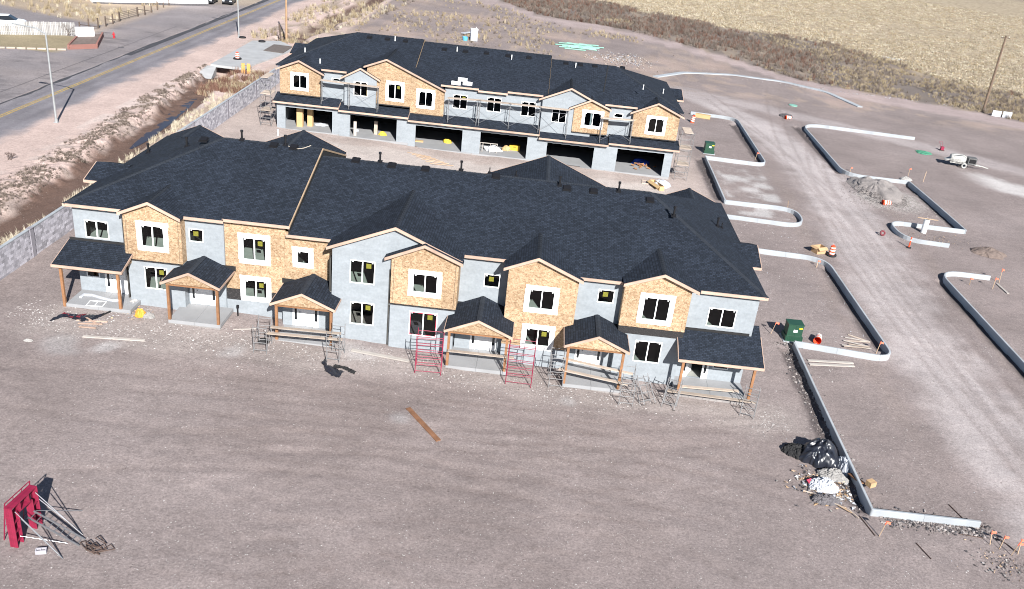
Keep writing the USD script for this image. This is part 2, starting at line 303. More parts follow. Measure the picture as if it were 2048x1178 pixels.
soil_look('soil'); soil_look('asphalt_attr', 'soil', .25)
shingle_look('shingle_front', 'x', .287); shingle_look('shingle_hip', 'y', .36); shingle_look('shingle_gable', 'y', .41); shingle_look('shingle_shed', 'x', .35)
osb_look('osb'); stucco_look('stucco', (.258, .284, .308), .10); stucco_look('footing', (.25, .235, .23), .16)
glass_look('glass'); glass_look('film', (.45, .50, .55), .35)
print_look('tape', (.62, .63, .64), (.46, .50, .56), 4.0, .62); print_look('felt', (.018, .017, .018), (.10, .09, .09), 5.0, .66); print_look('sticker', (.26, .25, .02), (.03, .03, .01), 22.0, .52)
print_look('wrapper', (.78, .78, .80), (.25, .27, .32), 9.0, .6)
look('vinyl', (.82, .83, .84), .35, .02, 2, .02); look('door_white', (.80, .80, .80), .45, .03, 2, .02)
look('fascia', (.43, .305, .24), .8, .18, 1.2, .12, 30, rand=.12, obj_space=False); look('post_wood', (.25, .125, .062), .75, .2, 3, .15, 25, rand=.15)
look('ply_edge', (.36, .26, .17), .85, .2, 2, .1); look('plank', (.42, .35, .29), .85, .18, 2.5, .12, 22, rand=.2); look('plank_white', (.40, .37, .34), .85, .12, 2, .08, rand=.1)
look('brown_plank', (.20, .10, .055), .8, .3, 3, .15, 25)
look('concrete', (.28, .29, .30), .85, .10, 1.0, .05, 30, .3, 50, .004, obj_space=False); look('kerb_concrete', (.33, .355, .38), .85, .12, .9, .06, 25, .3, 60, .004, rand=.07, obj_space=False)
look('slab_pale', (.275, .28, .29), .85, .1, .8, .05, obj_space=False); look('block', (.40, .39, .43), .9, .1, 4, .1, 40, .5, 60, .006, rand=.34)
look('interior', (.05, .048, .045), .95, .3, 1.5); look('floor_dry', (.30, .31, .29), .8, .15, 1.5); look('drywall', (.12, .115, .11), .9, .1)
look('red_paint', (.22, .012, .042), .5, .2, 4, .15, 30, rand=.15, spec=.5); look('grey_steel', (.20, .20, .205), .6, .3, 5, .2, 40, metal=.2, rand=.15); look('dark_steel', (.06, .05, .045), .6, .3, 6, .2, rand=.2)
look('silver', (.36, .37, .39), .45, .1, 4, .1, metal=.8); look('galv', (.40, .42, .43), .45, .12, 3, .08, metal=.5)
look('black_plastic', (.012, .012, .014), .45, .1, 4); look('black_sheet', (.016, .018, .026), .28, .2, 3, spec=.6); look('rubber', (.018, .018, .02), .8, .15, 6)
look('white_pvc', (.75, .76, .76), .4, .04, 3); look('orange', (.80, .085, .03), .5, .08, 4, .06, rand=.06); look('band_white', (.80, .78, .74), .4, .1, 5)
look('green_metal', (.016, .060, .036), .45, .1, 2, .05, spec=.5); look('label_white', (.7, .72, .72), .5); look('label_yellow', (.75, .55, .03), .5)
look('cardboard', (.42, .28, .16), .85, .12, 3, .06); look('carton_tan', (.47, .33, .17), .85, .08, 2, .05); look('white_sheet', (.42, .44, .48), .6, .08, 4); look('blue_sheet', (.02, .07, .42), .5, .25, 5)
look('yellow_bag', (.62, .42, .05), .6, .15, 4); look('orange_bag', (.65, .28, .04), .6, .15, 5); look('log', (.30, .15, .07), .85, .25, 5, .15); look('stone', (.29, .265, .255), .9, .15, 6, .1, rand=.3); look('pale_stone', (.43, .415, .405), .9, .12, 6, rand=.15); look('dark_stone', (.15, .13, .125), .9, .15, 6, rand=.25); look('gravel', (.19, .172, .165), .9, .15, 6, rand=.35)
look('cap', (.021, .026, .035), .9, .25, 3, .2, 30, obj_space=False); look('pole_tan', (.33, .215, .13), .85, .2, 2, .15, 20); look('slab_culvert', (.35, .355, .36), .85, .12, .8, .06, obj_space=False); look('green_net', (.06, .22, .14), .7, .2, 4); look('mint_pipe', (.20, .40, .33), .5, .1, 3, rand=.15); look('wood_pole', (.16, .115, .085), .9, .2, 2, .15, 20); look('old_wood', (.10, .075, .06), .9, .25, 4, .15, 30, rand=.2); look('plywood_orange', (.55, .31, .10), .8, .12, 2)
look('fence_white', (.37, .36, .35), .6, .08, 2, .05, rand=.3); look('sign_white', (.86, .86, .87), .5, .02); look('red_brick', (.36, .19, .16), .9, .12, 6, .1, rand=.25); look('hydrant', (.45, .03, .04), .45, .1, 5)
look('car_dark', (.012, .014, .02), .25, .05, 2, spec=.6); look('car_white', (.72, .74, .76), .3, .03, 2, spec=.5); look('car_glass', (.01, .012, .015), .08, .05, spec=.7); look('building_white', (.85, .85, .86), .7, .03); look('building_brown', (.30, .20, .13), .9, .15)
look('water', (.025, .018, .024), .22, .1, 1, spec=.5, bump=.25, bscale=7, bdist=.02, obj_space=False); look('yellow_line', (.36, .25, .07), .85, .35, 1.2, .25, 12, obj_space=False); look('seal', (.055, .055, .062), .8, .2, 1.5, .1, obj_space=False); look('mat_brown', (.13, .11, .10), .9, .15, 3, .2, 20)
look('pink_paint', (.62, .07, .12), .6, .1); look('stake', (.50, .36, .24), .85, .15, rand=.15); look('flag', (.85, .17, .10), .6, .08); look('rebar', (.09, .06, .05), .8, .2, rand=.2); look('felt_black', (.02, .02, .021), .85, .15, 3); look('maroon', (.14, .02, .03), .6, .2); look('machine_white', (.36, .36, .345), .7, .5, 4, .3); look('machine_grey', (.12, .12, .12), .6, .3, 5, .2); look('rag', (.31, .30, .29), .9, .2, 6, .2, rand=.4); look('grime', (.08, .075, .08), .8, .3, 6, .2, rand=.4); look('hose', (.42, .37, .30), .7)
def island_look(name, c1, c2, rough=.9):
    n = {'g': ('geometry', {}), 'mx': ('mix', {'color1': c1, 'color2': c2}), 'a': ('noise_texture', {'scale': 30.0, 'detail': 3.0}), 'r': ('map_range', {'from_min': .3, 'from_max': .7, 'to_min': .88, 'to_max': 1.12}), 'h': ('hsv', {}), 'p': ('principled_bsdf', {'roughness': rough, 'specular_ior_level': .2})}
    LOOK[name] = usdkit.material(stage, f'/World/Looks/{name}', n, [('g.random_per_island', 'mx.fac'), ('g.position', 'a.vector'), ('a.fac', 'r.value'), ('r.result', 'h.value'), ('mx.color', 'h.color'), ('h.color', 'p.base_color')], surface='p.BSDF')
LOOK['block_far'] = usdkit.material(stage, '/World/Looks/block_far', {'g': ('geometry', {}), 's': ('separate_xyz', {}), 'y': ('math', {'math_type': 'add', 'value2': 3.2}), 'z': ('math', {'math_type': 'subtract', 'value2': .1035}), 'c': ('combine_xyz', {}),
    'br': ('brick_texture', {'color1': (.25, .245, .28), 'color2': (.54, .53, .57), 'mortar': (.2, .19, .22), 'scale': 1.0, 'mortar_size': .004, 'brick_width': .4, 'row_height': .2, 'offset': .5, 'offset_frequency': 2}), 'p': ('principled_bsdf', {'roughness': .9, 'specular_ior_level': .15})},
    [('g.position', 's.vector'), ('s.y', 'y.value1'), ('s.z', 'z.value1'), ('y.value', 'c.x'), ('z.value', 'c.y'), ('c.vector', 'br.vector'), ('br.color', 'p.base_color')], surface='p.BSDF')
island_look('red_brick_far', (.26, .13, .11), (.40, .24, .20)); look('grout', (.26, .25, .28), .9, .1, 5); look('stone_soil', (.16, .125, .11), .95, .25, 3, .2, 25, .6, 20, .03); look('blue_light', (.10, .38, .62), .5, .1)
leaf_look('dry_grass', (.34, .27, .17), (.52, .44, .31)); leaf_look('pale_grass', (.50, .44, .33), (.66, .60, .48)); leaf_look('grey_weed', (.14, .115, .10), (.30, .25, .21)); leaf_look('red_weed', (.16, .085, .065), (.28, .17, .13)); leaf_look('stubble', (.31, .26, .195), (.52, .455, .36)); leaf_look('twig', (.12, .09, .08), (.24, .19, .16))

# ------------------------------------------------------------------ ground, ditch, road
def cgrid(a, b, fine0, fine1, st, gr=1.10):
    x = list(np.arange(fine0, fine1+1e-6, st)); s = st; v = fine0; lo = []
    while v > a: s *= gr; v -= s; lo.append(v)
    s = st; v = fine1; hi = []
    while v < b: s *= gr; v += s; hi.append(v)
    return np.array(lo[::-1]+x+hi)
gx = cgrid(-140, 420, -20, 84, .27); gy = cgrid(-70, 620, -26, 88, .27)
X, Yg = np.meshgrid(gx, gy, indexing='ij'); Z = H(X, Yg)
PT = np.stack([X, Yg, X*0], -1)
na = meshkit.fbm(PT*.12, 4, 21)-.5; nb = meshkit.fbm(PT*.6, 4, 23)-.5; nc = meshkit.fbm(PT*.045, 3, 25)-.5; nd = meshkit.fbm(PT*np.array([.5, .06, 1]), 3, 29)-.5
def seg_x(yv, ys, xs): return np.interp(yv, ys, xs)
C = lambda *c: np.array(c)
soil = np.zeros(X.shape+(3,)) + C(.226, .189, .181)
def blend(mask, col, amt=1.0):
    global soil
    mk = np.clip(mask, 0, 1)[..., None]*amt; soil = soil*(1-mk)+np.asarray(col)*mk
blend(smooth(-.05, .25, na), C(.25, .212, .205), .7)
# pale compacted wheel ways across the site
tk = seg_x(Yg, [-40, 14, 42, 55, 75, 90], [57, 56.8, 59.5, 59.5, 56.5, 48])
blend((1-smooth(1.5, 4.6, np.abs(X-tk)+nb*2.0))*smooth(-60, -10, Yg)*(1-smooth(80, 92, Yg)), C(.385, .345, .34), .95)
t2 = seg_x(X, [40, 52, 62, 78, 110], [92, 88, 83, 74, 52]);
blend((1-smooth(1.5, 4.5, np.abs(Yg-t2)+nb*2))*smooth(42, 50, X), C(.345, .305, .30), .8)
blend((1-smooth(2, 5, np.abs(Yg-58-(X-82)*-.7)+nb*3))*smooth(79, 84, X), C(.55, .53, .52), .75)
blend((1-smooth(.3, .9, np.abs(np.abs(X-tk)-5.6+nb*1.2)))*smooth(-10, 5, Yg)*(1-smooth(40, 60, Yg)), C(.225, .185, .17), .5)
# faint tyre sweeps in the foreground
sw = np.sin((Yg+X*-.10+3*na)*5.2)
blend(smooth(.75, 1.0, sw)*(Yg < -6)*smooth(-.1, .2, nc+.05), C(.19, .153, .143), .6)
blend(rut_mask(X, Yg)*(.45+1.1*np.clip(nb+.3, 0, 1)), C(.18, .147, .138), .45)
blend(smooth(.0, .35, nb+na*.6)*(Yg < 0), C(.25, .212, .204), .4)
# rubble and mortar droppings along the house fronts
fr = (1-smooth(.5, 3.0, np.abs(Yg+3.2)+nb*3))*smooth(-2, 0, X)*(1-smooth(43, 46, X))
blend(fr, C(.32, .285, .268), .5)
for (a, b, r, c) in [(4.2, -5.6, .9, .62), (11, -4.2, 1.1, .55), (21.5, -8.6, .8, .5), (2.0, -6, 1.4, .42), (18.0, -2.2, 1.6, .5), (30.5, -4.5, .7, .5)]:
    blend(1-smooth(.3, 1.0, np.hypot(X-a, Yg-b)/r+nb*1.2), C(c*.85, c*.85, c*.86), .35)
# paler sand in the alley and behind the wall
blend(smooth(-6, -4.5, X)*(1-smooth(44, 46, X))*smooth(15, 18, Yg)*(1-smooth(60, 66, Yg)), C(.40, .335, .305), .75)
blend((1-smooth(1.8, 4, np.abs(Yg-36)+nb*3))*smooth(-1, 3, X)*(1-smooth(40, 43, X)), C(.44, .395, .37), .8)
# pads between the kerbs
for (x0, x1, y0, y1) in [(46.8, 53, 38, 52), (47, 52.5, 33, 36.5)]:
    blend(smooth(x0, x0+.6, X)*(1-smooth(x1-.6, x1, X))*smooth(y0, y0+.6, Yg)*(1-smooth(y1-.6, y1, Yg))*smooth(-.15, .25, nb+.05), C(.47, .455, .45), .7)
# gravel spill
blend(1-smooth(.6, 1.1, np.hypot((X-66)/4.2, (Yg-44.5)/4.5)+nb*.8), C(.36, .335, .32), .9)
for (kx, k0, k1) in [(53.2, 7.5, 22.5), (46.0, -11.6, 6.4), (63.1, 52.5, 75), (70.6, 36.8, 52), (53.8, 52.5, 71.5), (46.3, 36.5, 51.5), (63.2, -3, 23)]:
    blend((1-smooth(.25, .75, np.abs(X-kx+.45+nb*.5)))*smooth(k0, k0+1, Yg)*(1-smooth(k1-1, k1, Yg)), C(.085, .072, .072), .9)  # dark dug soil west of the kerbs, blackened to paint in their shade
# weedy ground beyond, the dirt lane and the field
beyond = smooth(84, 96, Yg)*smooth(-20, -6, X)
blend(beyond*smooth(-.05, .2, nb+na), C(.30, .24, .205), .8)
blend(beyond*smooth(.0, .25, na-.02), C(.36, .275, .245), .5)
ex = [-30, 15, 25, 44, 58, 73, 81, 101, 112, 160, 420]; ey = [172, 169, 152, 147, 134, 113, 110, 104.5, 98, 70, -90]
fx = [-40, 36, 66, 93, 103, 108, 120, 160, 420]; fy = [230, 191, 174, 168, 149, 134, 127, 100, -60]
ed = Yg-np.interp(X, ex, ey); fd = Yg-np.interp(X, fx, fy)
blend(smooth(-9.5, -8, ed+nb*2)*(1-smooth(-1.2, .3, ed+nb*2)), C(.37, .30, .29), .75)
blend(smooth(-.8, .8, ed+nb*3), C(.165, .14, .125), .95)
blend(smooth(-.8, .8, ed+nb*3)*smooth(.0, .2, nb+na), C(.29, .235, .18), .7)
blend(smooth(-1.5, 1.5, fd+nb*4), C(.37, .31, .225), 1)
blend(smooth(-1.5, 1.5, fd+nb*4)*smooth(.05, .3, nc+nd*.6), C(.33, .27, .20), .55)
blend(smooth(385, 395, Yg-(X-244)*.6), C(.20, .16, .15), .8)
# west side: pink sandy verge, brown ditch, tan bank
west = (1-smooth(-6.5, -5.6, X))
dd = np.abs(X-ditch_x(Yg))
blend(west, C(.455, .355, .32))
blend(west*smooth(-.05, .2, nb)*(X > -17), C(.51, .425, .39), .8)
blend(west*smooth(.02, .18, nb+na*.5)*(1-smooth(1.0, 3.0, np.abs(X+13)))*(X < -10), C(.27, .215, .19), .75)
blend(west*(X > -9)*(1-smooth(60, 75, Yg)), C(.36, .28, .22), .8)
cul = 1-smooth(64, 65.5, Yg)*(1-smooth(87, 89, Yg))
blend((1-smooth(1.35, 2.0, dd+nb*1.6+na*1.3))*cul, C(.105, .066, .052), .95)
blend(west*smooth(-.02, .2, nb+na)*smooth(76, 92, Yg)*(X > -17), C(.30, .24, .19), .8)
# paved yard, side street and lot across the road
lot = 1-smooth(-27.3, -26.9, X)
blend(lot, C(.215, .195, .20)); blend(lot*smooth(.0, .25, na), C(.255, .225, .222), .8); blend(lot*smooth(.12, .2, nb)*smooth(.0, .1, nc+.05), C(.12, .11, .115), .6)
blend(lot*smooth(62, 63, Yg)*(1-smooth(73.0, 73.6, Yg))*(1-smooth(-35, -34.6, X)), C(.27, .225, .145), .95)
blend(lot*smooth(82.5, 85, Yg+(X+40)*.35)*(1-smooth(-38.4, -37.6, X)), C(.33, .265, .20), .95)
blend(lot*smooth(-38.5, -37.8, X)*(1-smooth(-36.6, -35.5, X))*smooth(74, 76, Yg), C(.36, .29, .23), .7)
blend(lot*smooth(112, 118, Yg), C(.34, .28, .22), .9)
ni, nj = X.shape
idx = np.arange(ni*nj).reshape(ni, nj)
quads = np.stack([idx[:-1, :-1], idx[1:, :-1], idx[1:, 1:], idx[:-1, 1:]], -1).reshape(-1, 4)
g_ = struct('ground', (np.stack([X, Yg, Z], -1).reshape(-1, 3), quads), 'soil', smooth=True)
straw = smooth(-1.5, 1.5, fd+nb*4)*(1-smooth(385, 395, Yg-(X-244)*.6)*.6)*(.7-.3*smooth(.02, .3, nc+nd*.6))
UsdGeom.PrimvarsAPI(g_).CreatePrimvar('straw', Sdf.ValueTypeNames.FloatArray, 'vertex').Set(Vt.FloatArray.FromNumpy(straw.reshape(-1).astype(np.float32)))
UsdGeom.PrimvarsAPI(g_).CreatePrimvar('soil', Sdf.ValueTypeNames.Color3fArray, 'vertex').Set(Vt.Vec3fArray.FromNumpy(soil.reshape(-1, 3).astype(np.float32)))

def sheet(name, xs, ys, edge0, edge1, lift, lk, soilf=None, structure=True):
    """a strip along y draped on the ground between two wavering edges"""
    yv = np.asarray(ys); e0 = edge0(yv); e1 = edge1(yv); t = np.linspace(0, 1, xs)
    XX = e0[None]*(1-t[:, None])+e1[None]*t[:, None]; YY = np.broadcast_to(yv, XX.shape); ZZ = gz(XX, YY)+lift
    k = np.arange(XX.size).reshape(XX.shape)
    q = np.stack([k[:-1, :-1], k[1:, :-1], k[1:, 1:], k[:-1, 1:]], -1).reshape(-1, 4)
    p = struct(name, (np.stack([XX, YY, ZZ], -1).reshape(-1, 3), q), lk, smooth=True)
    if soilf is not None:
        UsdGeom.PrimvarsAPI(p).CreatePrimvar('soil', Sdf.ValueTypeNames.Color3fArray, 'vertex').Set(Vt.Vec3fArray.FromNumpy(soilf(XX, YY).reshape(-1, 3).astype(np.float32)))
    return p
def wob(yv, a, f, s): return a*(meshkit.fbm(np.stack([yv*f, yv*0+s, yv*0], -1), 4, s)-.5)
def road_soil(x, y):
    P_ = np.stack([x, y, x*0], -1); n = meshkit.fbm(P_*np.array([1.2, .22, 1]), 4, 41)-.5; n2 = meshkit.fbm(P_*.5, 4, 43)-.5
    c = np.zeros(x.shape+(3,))+C(.195, .185, .20)
    for cx in (-25.7, -23.7, -22.2): c = c+(np.exp(-((x-cx+n2*.5)/.4)**2)*-.03)[..., None]
    c = c*(1+n[..., None]*.45)
    e = smooth(-21.6, -20.0, x+n2*2.4)[..., None]; c = c*(1-e)+C(.43, .34, .31)*e
    e = (1-smooth(-27.0, -26.2, x+n2*1.2))[..., None]; c = c*(1-e*.5)+C(.24, .22, .222)*e*.5
    return c
ry = np.concatenate([np.arange(-30, 120, .5), np.arange(120, 420, 5)])
sheet('road', 26, ry, lambda y: -27.0+wob(y, .5, .2, 3), lambda y: -20.0+wob(y, 1.6, .25, 4), .012, 'asphalt_attr', road_soil)
ry2 = np.concatenate([np.arange(-30, 130, 1.0), np.arange(130, 420, 6)])
for off in (-.16, .16):
    sheet('road_marking', 2, ry2, lambda y: -24.55+off-.075+y*0, lambda y: -24.55+off+.075+y*0, .018, 'yellow_line')
sheet('road_seam', 2, ry2[40:], lambda y: -26.95+wob(y, .5, .3, 6), lambda y: -26.62+wob(y, .8, .4, 7), .019, 'seal')
sheet('road_seam', 2, ry2[96:], lambda y: -26.62+y*0, lambda y: -26.02+wob(y, .2, .3, 8), .022, 'seal')
sheet('road_seam', 2, ry2[54:120], lambda y: -29.35+wob(y, .15, .3, 9), lambda y: -29.27+wob(y, .15, .3, 9), .012, 'seal')
# water standing in the ditch
yw = np.arange(31.0, 54.5, .6); cw = ditch_x(yw)
ww = (.70+.25*(meshkit.fbm(np.stack([yw*.5, yw*0, yw*0], -1), 3, 77)-.5))*np.sin(np.clip((yw-31)/(54.5-31), 0.01, .99)*np.pi)**.5
wv = np.concatenate([np.stack([cw-ww, yw, gz(cw, yw)-.70], 1), np.stack([cw+ww, yw, gz(cw, yw)-.70], 1)]); k = len(yw); i = np.arange(k-1)
struct('water', (wv, np.stack([i, i+k, i+k+1, i+1], 1)), 'water', label='dark still water standing in the ditch')

# ------------------------------------------------------------------ town houses
FASC_T = .035
def roofplane(mb, poly, fn, t=.11):
    return mb.ext(Polygon(poly), lambda a, b: (a, b, fn(a, b)), t, (0, 0, -1))
def plane3(p, q, r):
    p, q, r = (np.asarray(v, float) for v in (p, q, r)); n = np.cross(q-p, r-p)
    return lambda x, y: p[2]-(n[0]*(x-p[0])+n[1]*(y-p[1]))/n[2]
def rect_px(zn, c, pl):
    q = [W(zn, *p, pl) for p in c]
    return ((q[0][0]+q[3][0])/2, (q[1][0]+q[2][0])/2, (q[2][2]+q[3][2])/2, (q[0][2]+q[1][2])/2)   # x0 x1 z0 z1

def window(parent, r, y, taped=False, sticker=0, kind='slider', red=False, sgn=1, bars=False):
    """r is the opening (x0, x1, z0, z1) in a wall whose outer face is at y"""
    x0, x1, z0, z1 = r; f = .055; mb = MB(); yo = y-.022; yi = y+.055
    mb.box(x0, x1, yo, yi, z0, z0+f); mb.box(x0, x1, yo, yi, z1-f, z1); mb.box(x0, x0+f, yo, yi, z0+f, z1-f); mb.box(x1-f, x1, yo, yi, z0+f, z1-f)
    xm = (x0+x1)/2
    panes = [(x0+f, x1-f)]
    if kind != 'fixed':
        mb.box(xm-.035, xm+.035, yo-.004, yi, z0+f, z1-f); panes = [(x0+f, xm-.035), (xm+.035, x1-f)]
    if bars:
        zb = z1-f-.36; mb.box(x0+f, x1-f, yo+.004, yi-.01, zb-.03, zb+.03)
    wn = obj('window', mb, 'vinyl', parent)
    for i, (a, b) in enumerate(panes):
        pm = MB(); yy_ = y+.012+.01*i
        pm.add([[a, yy_, z0+f], [b, yy_, z0+f], [b, yy_, z1-f], [a, yy_, z1-f]], [[0, 1, 2, 3]])
        obj('pane', pm, 'film' if red else 'glass', wn)
        lb = MB(); sx, sz = .085, .065
        q = b-.06-sx if i else a+.06
        lb.box(q, q+sx, yy_-.006, yy_-.003, z1-f-.04-sz, z1-f-.04); obj('label', lb, 'label_white', wn)
    if sticker:
        a, b = panes[-1]; st = MB(); w_ = min(.30, (b-a)*.45); q = a+(b-a)*.28
        st.box(q, q+w_, y+.006, y+.010, z1-f-.42, z1-f-.12); obj('sticker', st, 'sticker', wn)
    if taped:
        t = .26; tp = MB(); j = lambda: RNG.uniform(-.04, .06)
        for k, (a, b, c, d) in enumerate([(x0-t-j(), x1+t+j(), z1, z1+t+j()*.5), (x0-t+j()*.5, x1+t-j()*.5, z0-t, z0), (x0-t, x0, z0-.0, z1), (x1, x1+t, z0, z1)]):
            tp.box(a, b, y-.030-.002*k, y-.027-.002*k+.006, c, d)
        obj('flashing_tape', tp, 'tape', wn)
    if red:
        rd = MB()
        for (a, b, c, d) in [(x0+f, x1-f, z0+f, z0+f+.03), (x0+f, x1-f, z1-f-.03, z1-f), (x0+f, x0+f+.03, z0+f, z1-f), (x1-f-.03, x1-f, z0+f, z1-f)]: rd.box(a, b, yo-.008, yo-.003, c, d)
        obj('masking_strip', rd, 'pink_paint', wn)
    return wn

def wall(parent, name, lk, poly, y, holes=(), t=.14, back=None, label=None):
    """a wall facing -y with real openings and, if back is given, side returns that far"""
    P_ = Polygon(poly).difference(shapely.union_all([sbox(a, c, b, d) for a, b, c, d in holes])) if holes else Polygon(poly)
    mb = MB().ext(P_, lambda a, b: (a, y, b), t, (0, 1, 0))
    xs = [p[0] for p in poly]
    if back is not None:
        for xe, s in ((min(xs), 1), (max(xs), -1)):
            zt = max(p[1] for p in poly if abs(p[0]-xe) < 1e-6); zb = min(p[1] for p in poly if abs(p[0]-xe) < 1e-6)
            a, b = sorted((xe, xe+s*t)); mb.box(a, b, y+t, back, zb, zt-.12)
    return obj(name, mb, lk, parent, label=label)

def osb_skin(parent, poly, y, holes):
    """OSB sheets nailed on, each its own, with open joints"""
    P_ = Polygon(poly).difference(shapely.union_all([sbox(a, c, b, d) for a, b, c, d in holes])) if holes else Polygon(poly)
    x0, z0, x1, z1 = P_.bounds; sx = x0+RNG.choice([0, -.61]); rows = 0; z = z0
    while z < z1:
        hgt = 1.22 if (z1-z0) > 1.6 else 2.44
        x = sx - (0 if rows % 2 else 1.22)
        while x < x1:
            pc = P_.intersection(sbox(x+.005, z+.005, x+2.44-.005, z+hgt-.005))
            if pc.area > .02:
                k = RNG.uniform(0, .004); obj('osb_panel', MB().ext(pc, lambda a, b: (a, y-.013-k, b), .012, (0, 1, 0)), 'osb', parent)
            x += 2.44
        z += hgt; rows += 1

def gable(parent, xl, zl, xp, zp, xr, zr, yf, main, yfar=99, shed=None, sgn=1, lookn='shingle_gable'):
    """two slopes whose ridge runs back into the main roof; main(z, x) gives the y at which the main roof reaches z"""
    rf = MB()
    for (xe, ze) in ((xl, zl), (xr, zr)):
        yb = main(zp)+.25*sgn; ye = main(ze)
        ye = max(ye, yf+.3) if sgn > 0 else min(ye, yf-.3)
        fn = plane3((xe, yf, ze), (xp, yf, zp), (xp, yb, zp))
        roofplane(rf, [(xe, yf), (xp, yf), (xp, yb), (xe, ye)], fn, .10)
    part = obj('roof', rf, lookn, parent)
    fb = MB()
    for (xe, ze) in ((xl, zl), (xr, zr)):
        d = .17; a = yf-.03*sgn
        o = MB(); y0, y1 = sorted((a, a+.05*sgn))
        q = Polygon([(xe, ze+.012), (xp, zp+.012), (xp, zp-d), (xe, ze-d)]).buffer(0)
        fb.ext(q, lambda u, v: (u, y0-.001, v), y1-y0, (0, 1, 0))
    obj('fascia', fb, 'fascia', part)
    # ridge caps, one by one
    n = int(abs(yb-yf)/.16); cp = MB()
    for k in range(n):
        y0 = yf+(yb-yf)*k/n; y1 = y0+(yb-yf)/n*.97
        for (xe, ze) in ((xl, zl), (xr, zr)):
            L = math.hypot(xe-xp, ze-zp); dx, dz = (xe-xp)/L*.15, (ze-zp)/L*.15
            lift = .012+.008*(k % 2)
            cp.add([[xp, y0, zp+lift+.012], [xp+dx, y0, zp+dz+lift+.012], [xp+dx, y1, zp+dz+lift], [xp, y1, zp+lift]], [[0, 1, 2, 3]])
    obj('ridge_cap', cp, 'cap', part)
    return part

def roof_bits(parent, items):
    for kind, q in items:
        if kind == 'pipe':
            p = obj('vent_pipe', MB().tube(q, q+[0, 0, .62], .065, 10).tube(q+[0, 0, .55], q+[0, 0, .68], .095, 10).obox(q+[0, 0, .03], [.16, 0, 0], [0, .16, .05], [0, 0, .012]), 'black_plastic', parent)
        elif kind == 'thin':
            obj('vent_pipe', MB().tube(q, q+[0, 0, .38], .035, 8).obox(q+[0, 0, .03], [.11, 0, 0], [0, .11, .035], [0, 0, .01]), 'black_plastic', parent)
        elif kind == 'white':
            obj('vent_pipe', MB().tube(q, q+[0, 0, .50], .05, 8), 'white_pvc', parent)
        else:
            obj('roof_vent', MB().obox(q+[0, 0, .07], [.22, 0, 0], [0, .2, .06], [0, -.015, .05]).obox(q+[0, -.03, .03], [.28, 0, 0], [0, .28, .085], [0, 0, .012]), 'black_plastic', parent)

# ---- the near row
row = thing('townhouse_row', 'nearer row of unfinished grey and particle board townhouses with six front porches', 'townhouses')
WN = 41.19
sL, sM = .305, .30
Lz = lambda y: 8.6-sL*(8.2-y); Mz = lambda y: 8.1-sM*(8.2-y)
yofL = lambda z: 8.2-(8.6-z)/sL; yofM = lambda z: 8.2-(8.1-z)/sM
rl = MB()
roofplane(rl, [(-.3, -.05), (9.2, -.05), (9.2, .12), (13.1, .12), (13.1, 8.2), (6.5, 8.2)], lambda x, y: Lz(y))
roofplane(rl, [(-.3, 15.3), (6.5, 8.2), (13.1, 8.2), (13.1, 15.3)], lambda x, y: 8.6-.35*(y-8.2))
main_roof = obj('main_roof', rl, 'shingle_front', row)
rm = MB()
roofplane(rm, [(13.06, 0), (24, 0), (24, -.05), (29.0, -.05), (29.0, -.88), (41.5, -.88), (35, 8.2), (13.06, 8.2)], lambda x, y: Mz(y))
roofplane(rm, [(13.06, 8.2), (35, 8.2), (41.5, 15.9), (13.06, 15.9)], lambda x, y: 8.1-.35*(y-8.2))
main_roof2 = obj('main_roof', rm, 'shingle_front', row)
hp = MB(); hp2 = MB(); fl = plane3((-.3, -.05, Lz(-.05)), (6.5, 8.2, 8.6), (-.3, 15.3, 8.6-.35*7.1)); roofplane(hp, [(-.3, -.05), (6.5, 8.2), (-.3, 15.3)], fl)
fr_ = plane3((41.5, -.88, Mz(-.88)), (35, 8.2, 8.1), (41.5, 15.9, 8.1-.35*7.7)); roofplane(hp2, [(41.5, -.88), (41.5, 15.9), (35, 8.2)], fr_)
hipr = obj('hip_roof', hp, 'shingle_hip', row); obj('hip_roof', hp2, 'shingle_hip', row)
# caps on hips and ridges
cp = MB()
def caps(mb, p, q, w=.15):
    p, q = np.asarray(p, float), np.asarray(q, float); L = np.linalg.norm(q-p); n = int(L/.17); d = (q-p)/L; s = np.cross(d, [0, 0, 1]); s /= np.linalg.norm(s)
    for k in range(n):
        c = p+d*(k+.5)*L/n+np.array([0, 0, .018+.010*(k % 2)])
        for sg in (-1, 1): mb.obox(c+s*sg*w/2-[0, 0, .02], s*sg*w/2-np.array([0, 0, .022]), d*L/n*.46, [0, 0, .006])
for p, q in [((-.3, -.05, Lz(-.05)), (6.5, 8.2, 8.6)), ((6.5, 8.2, 8.6), (13.05, 8.2, 8.6)), ((13.15, 8.2, 8.1), (35, 8.2, 8.1)), ((41.5, -.88, Mz(-.88)), (35, 8.2, 8.1))]: cp = MB(); caps(cp, p, q); obj('ridge_cap', cp, 'cap', main_roof)
# the step in the roof with its raw edge board
rk = MB(); rkd = MB()
for (y0, z0, y1, z1) in [(.12, Lz(.12), 8.2, 8.6), (8.2, 8.6, 15.3, 8.6-.35*7.1)]:
    rk.ext(Polygon([(y0, z0+.02), (y1, z1+.02), (y1, z1-.10), (y0, z0-.10)]), lambda u, v: (13.1, u, v), .06, (1, 0, 0))
    rkd.ext(Polygon([(y0, z0-.102), (y1, z1-.102), (y1, z1-.55), (y0, z0-.55)]), lambda u, v: (13.085, u, v), .04, (1, 0, 0))
obj('rake_board', rk, 'ply_edge', main_roof); obj('step_flashing', rkd, 'felt_black', main_roof)
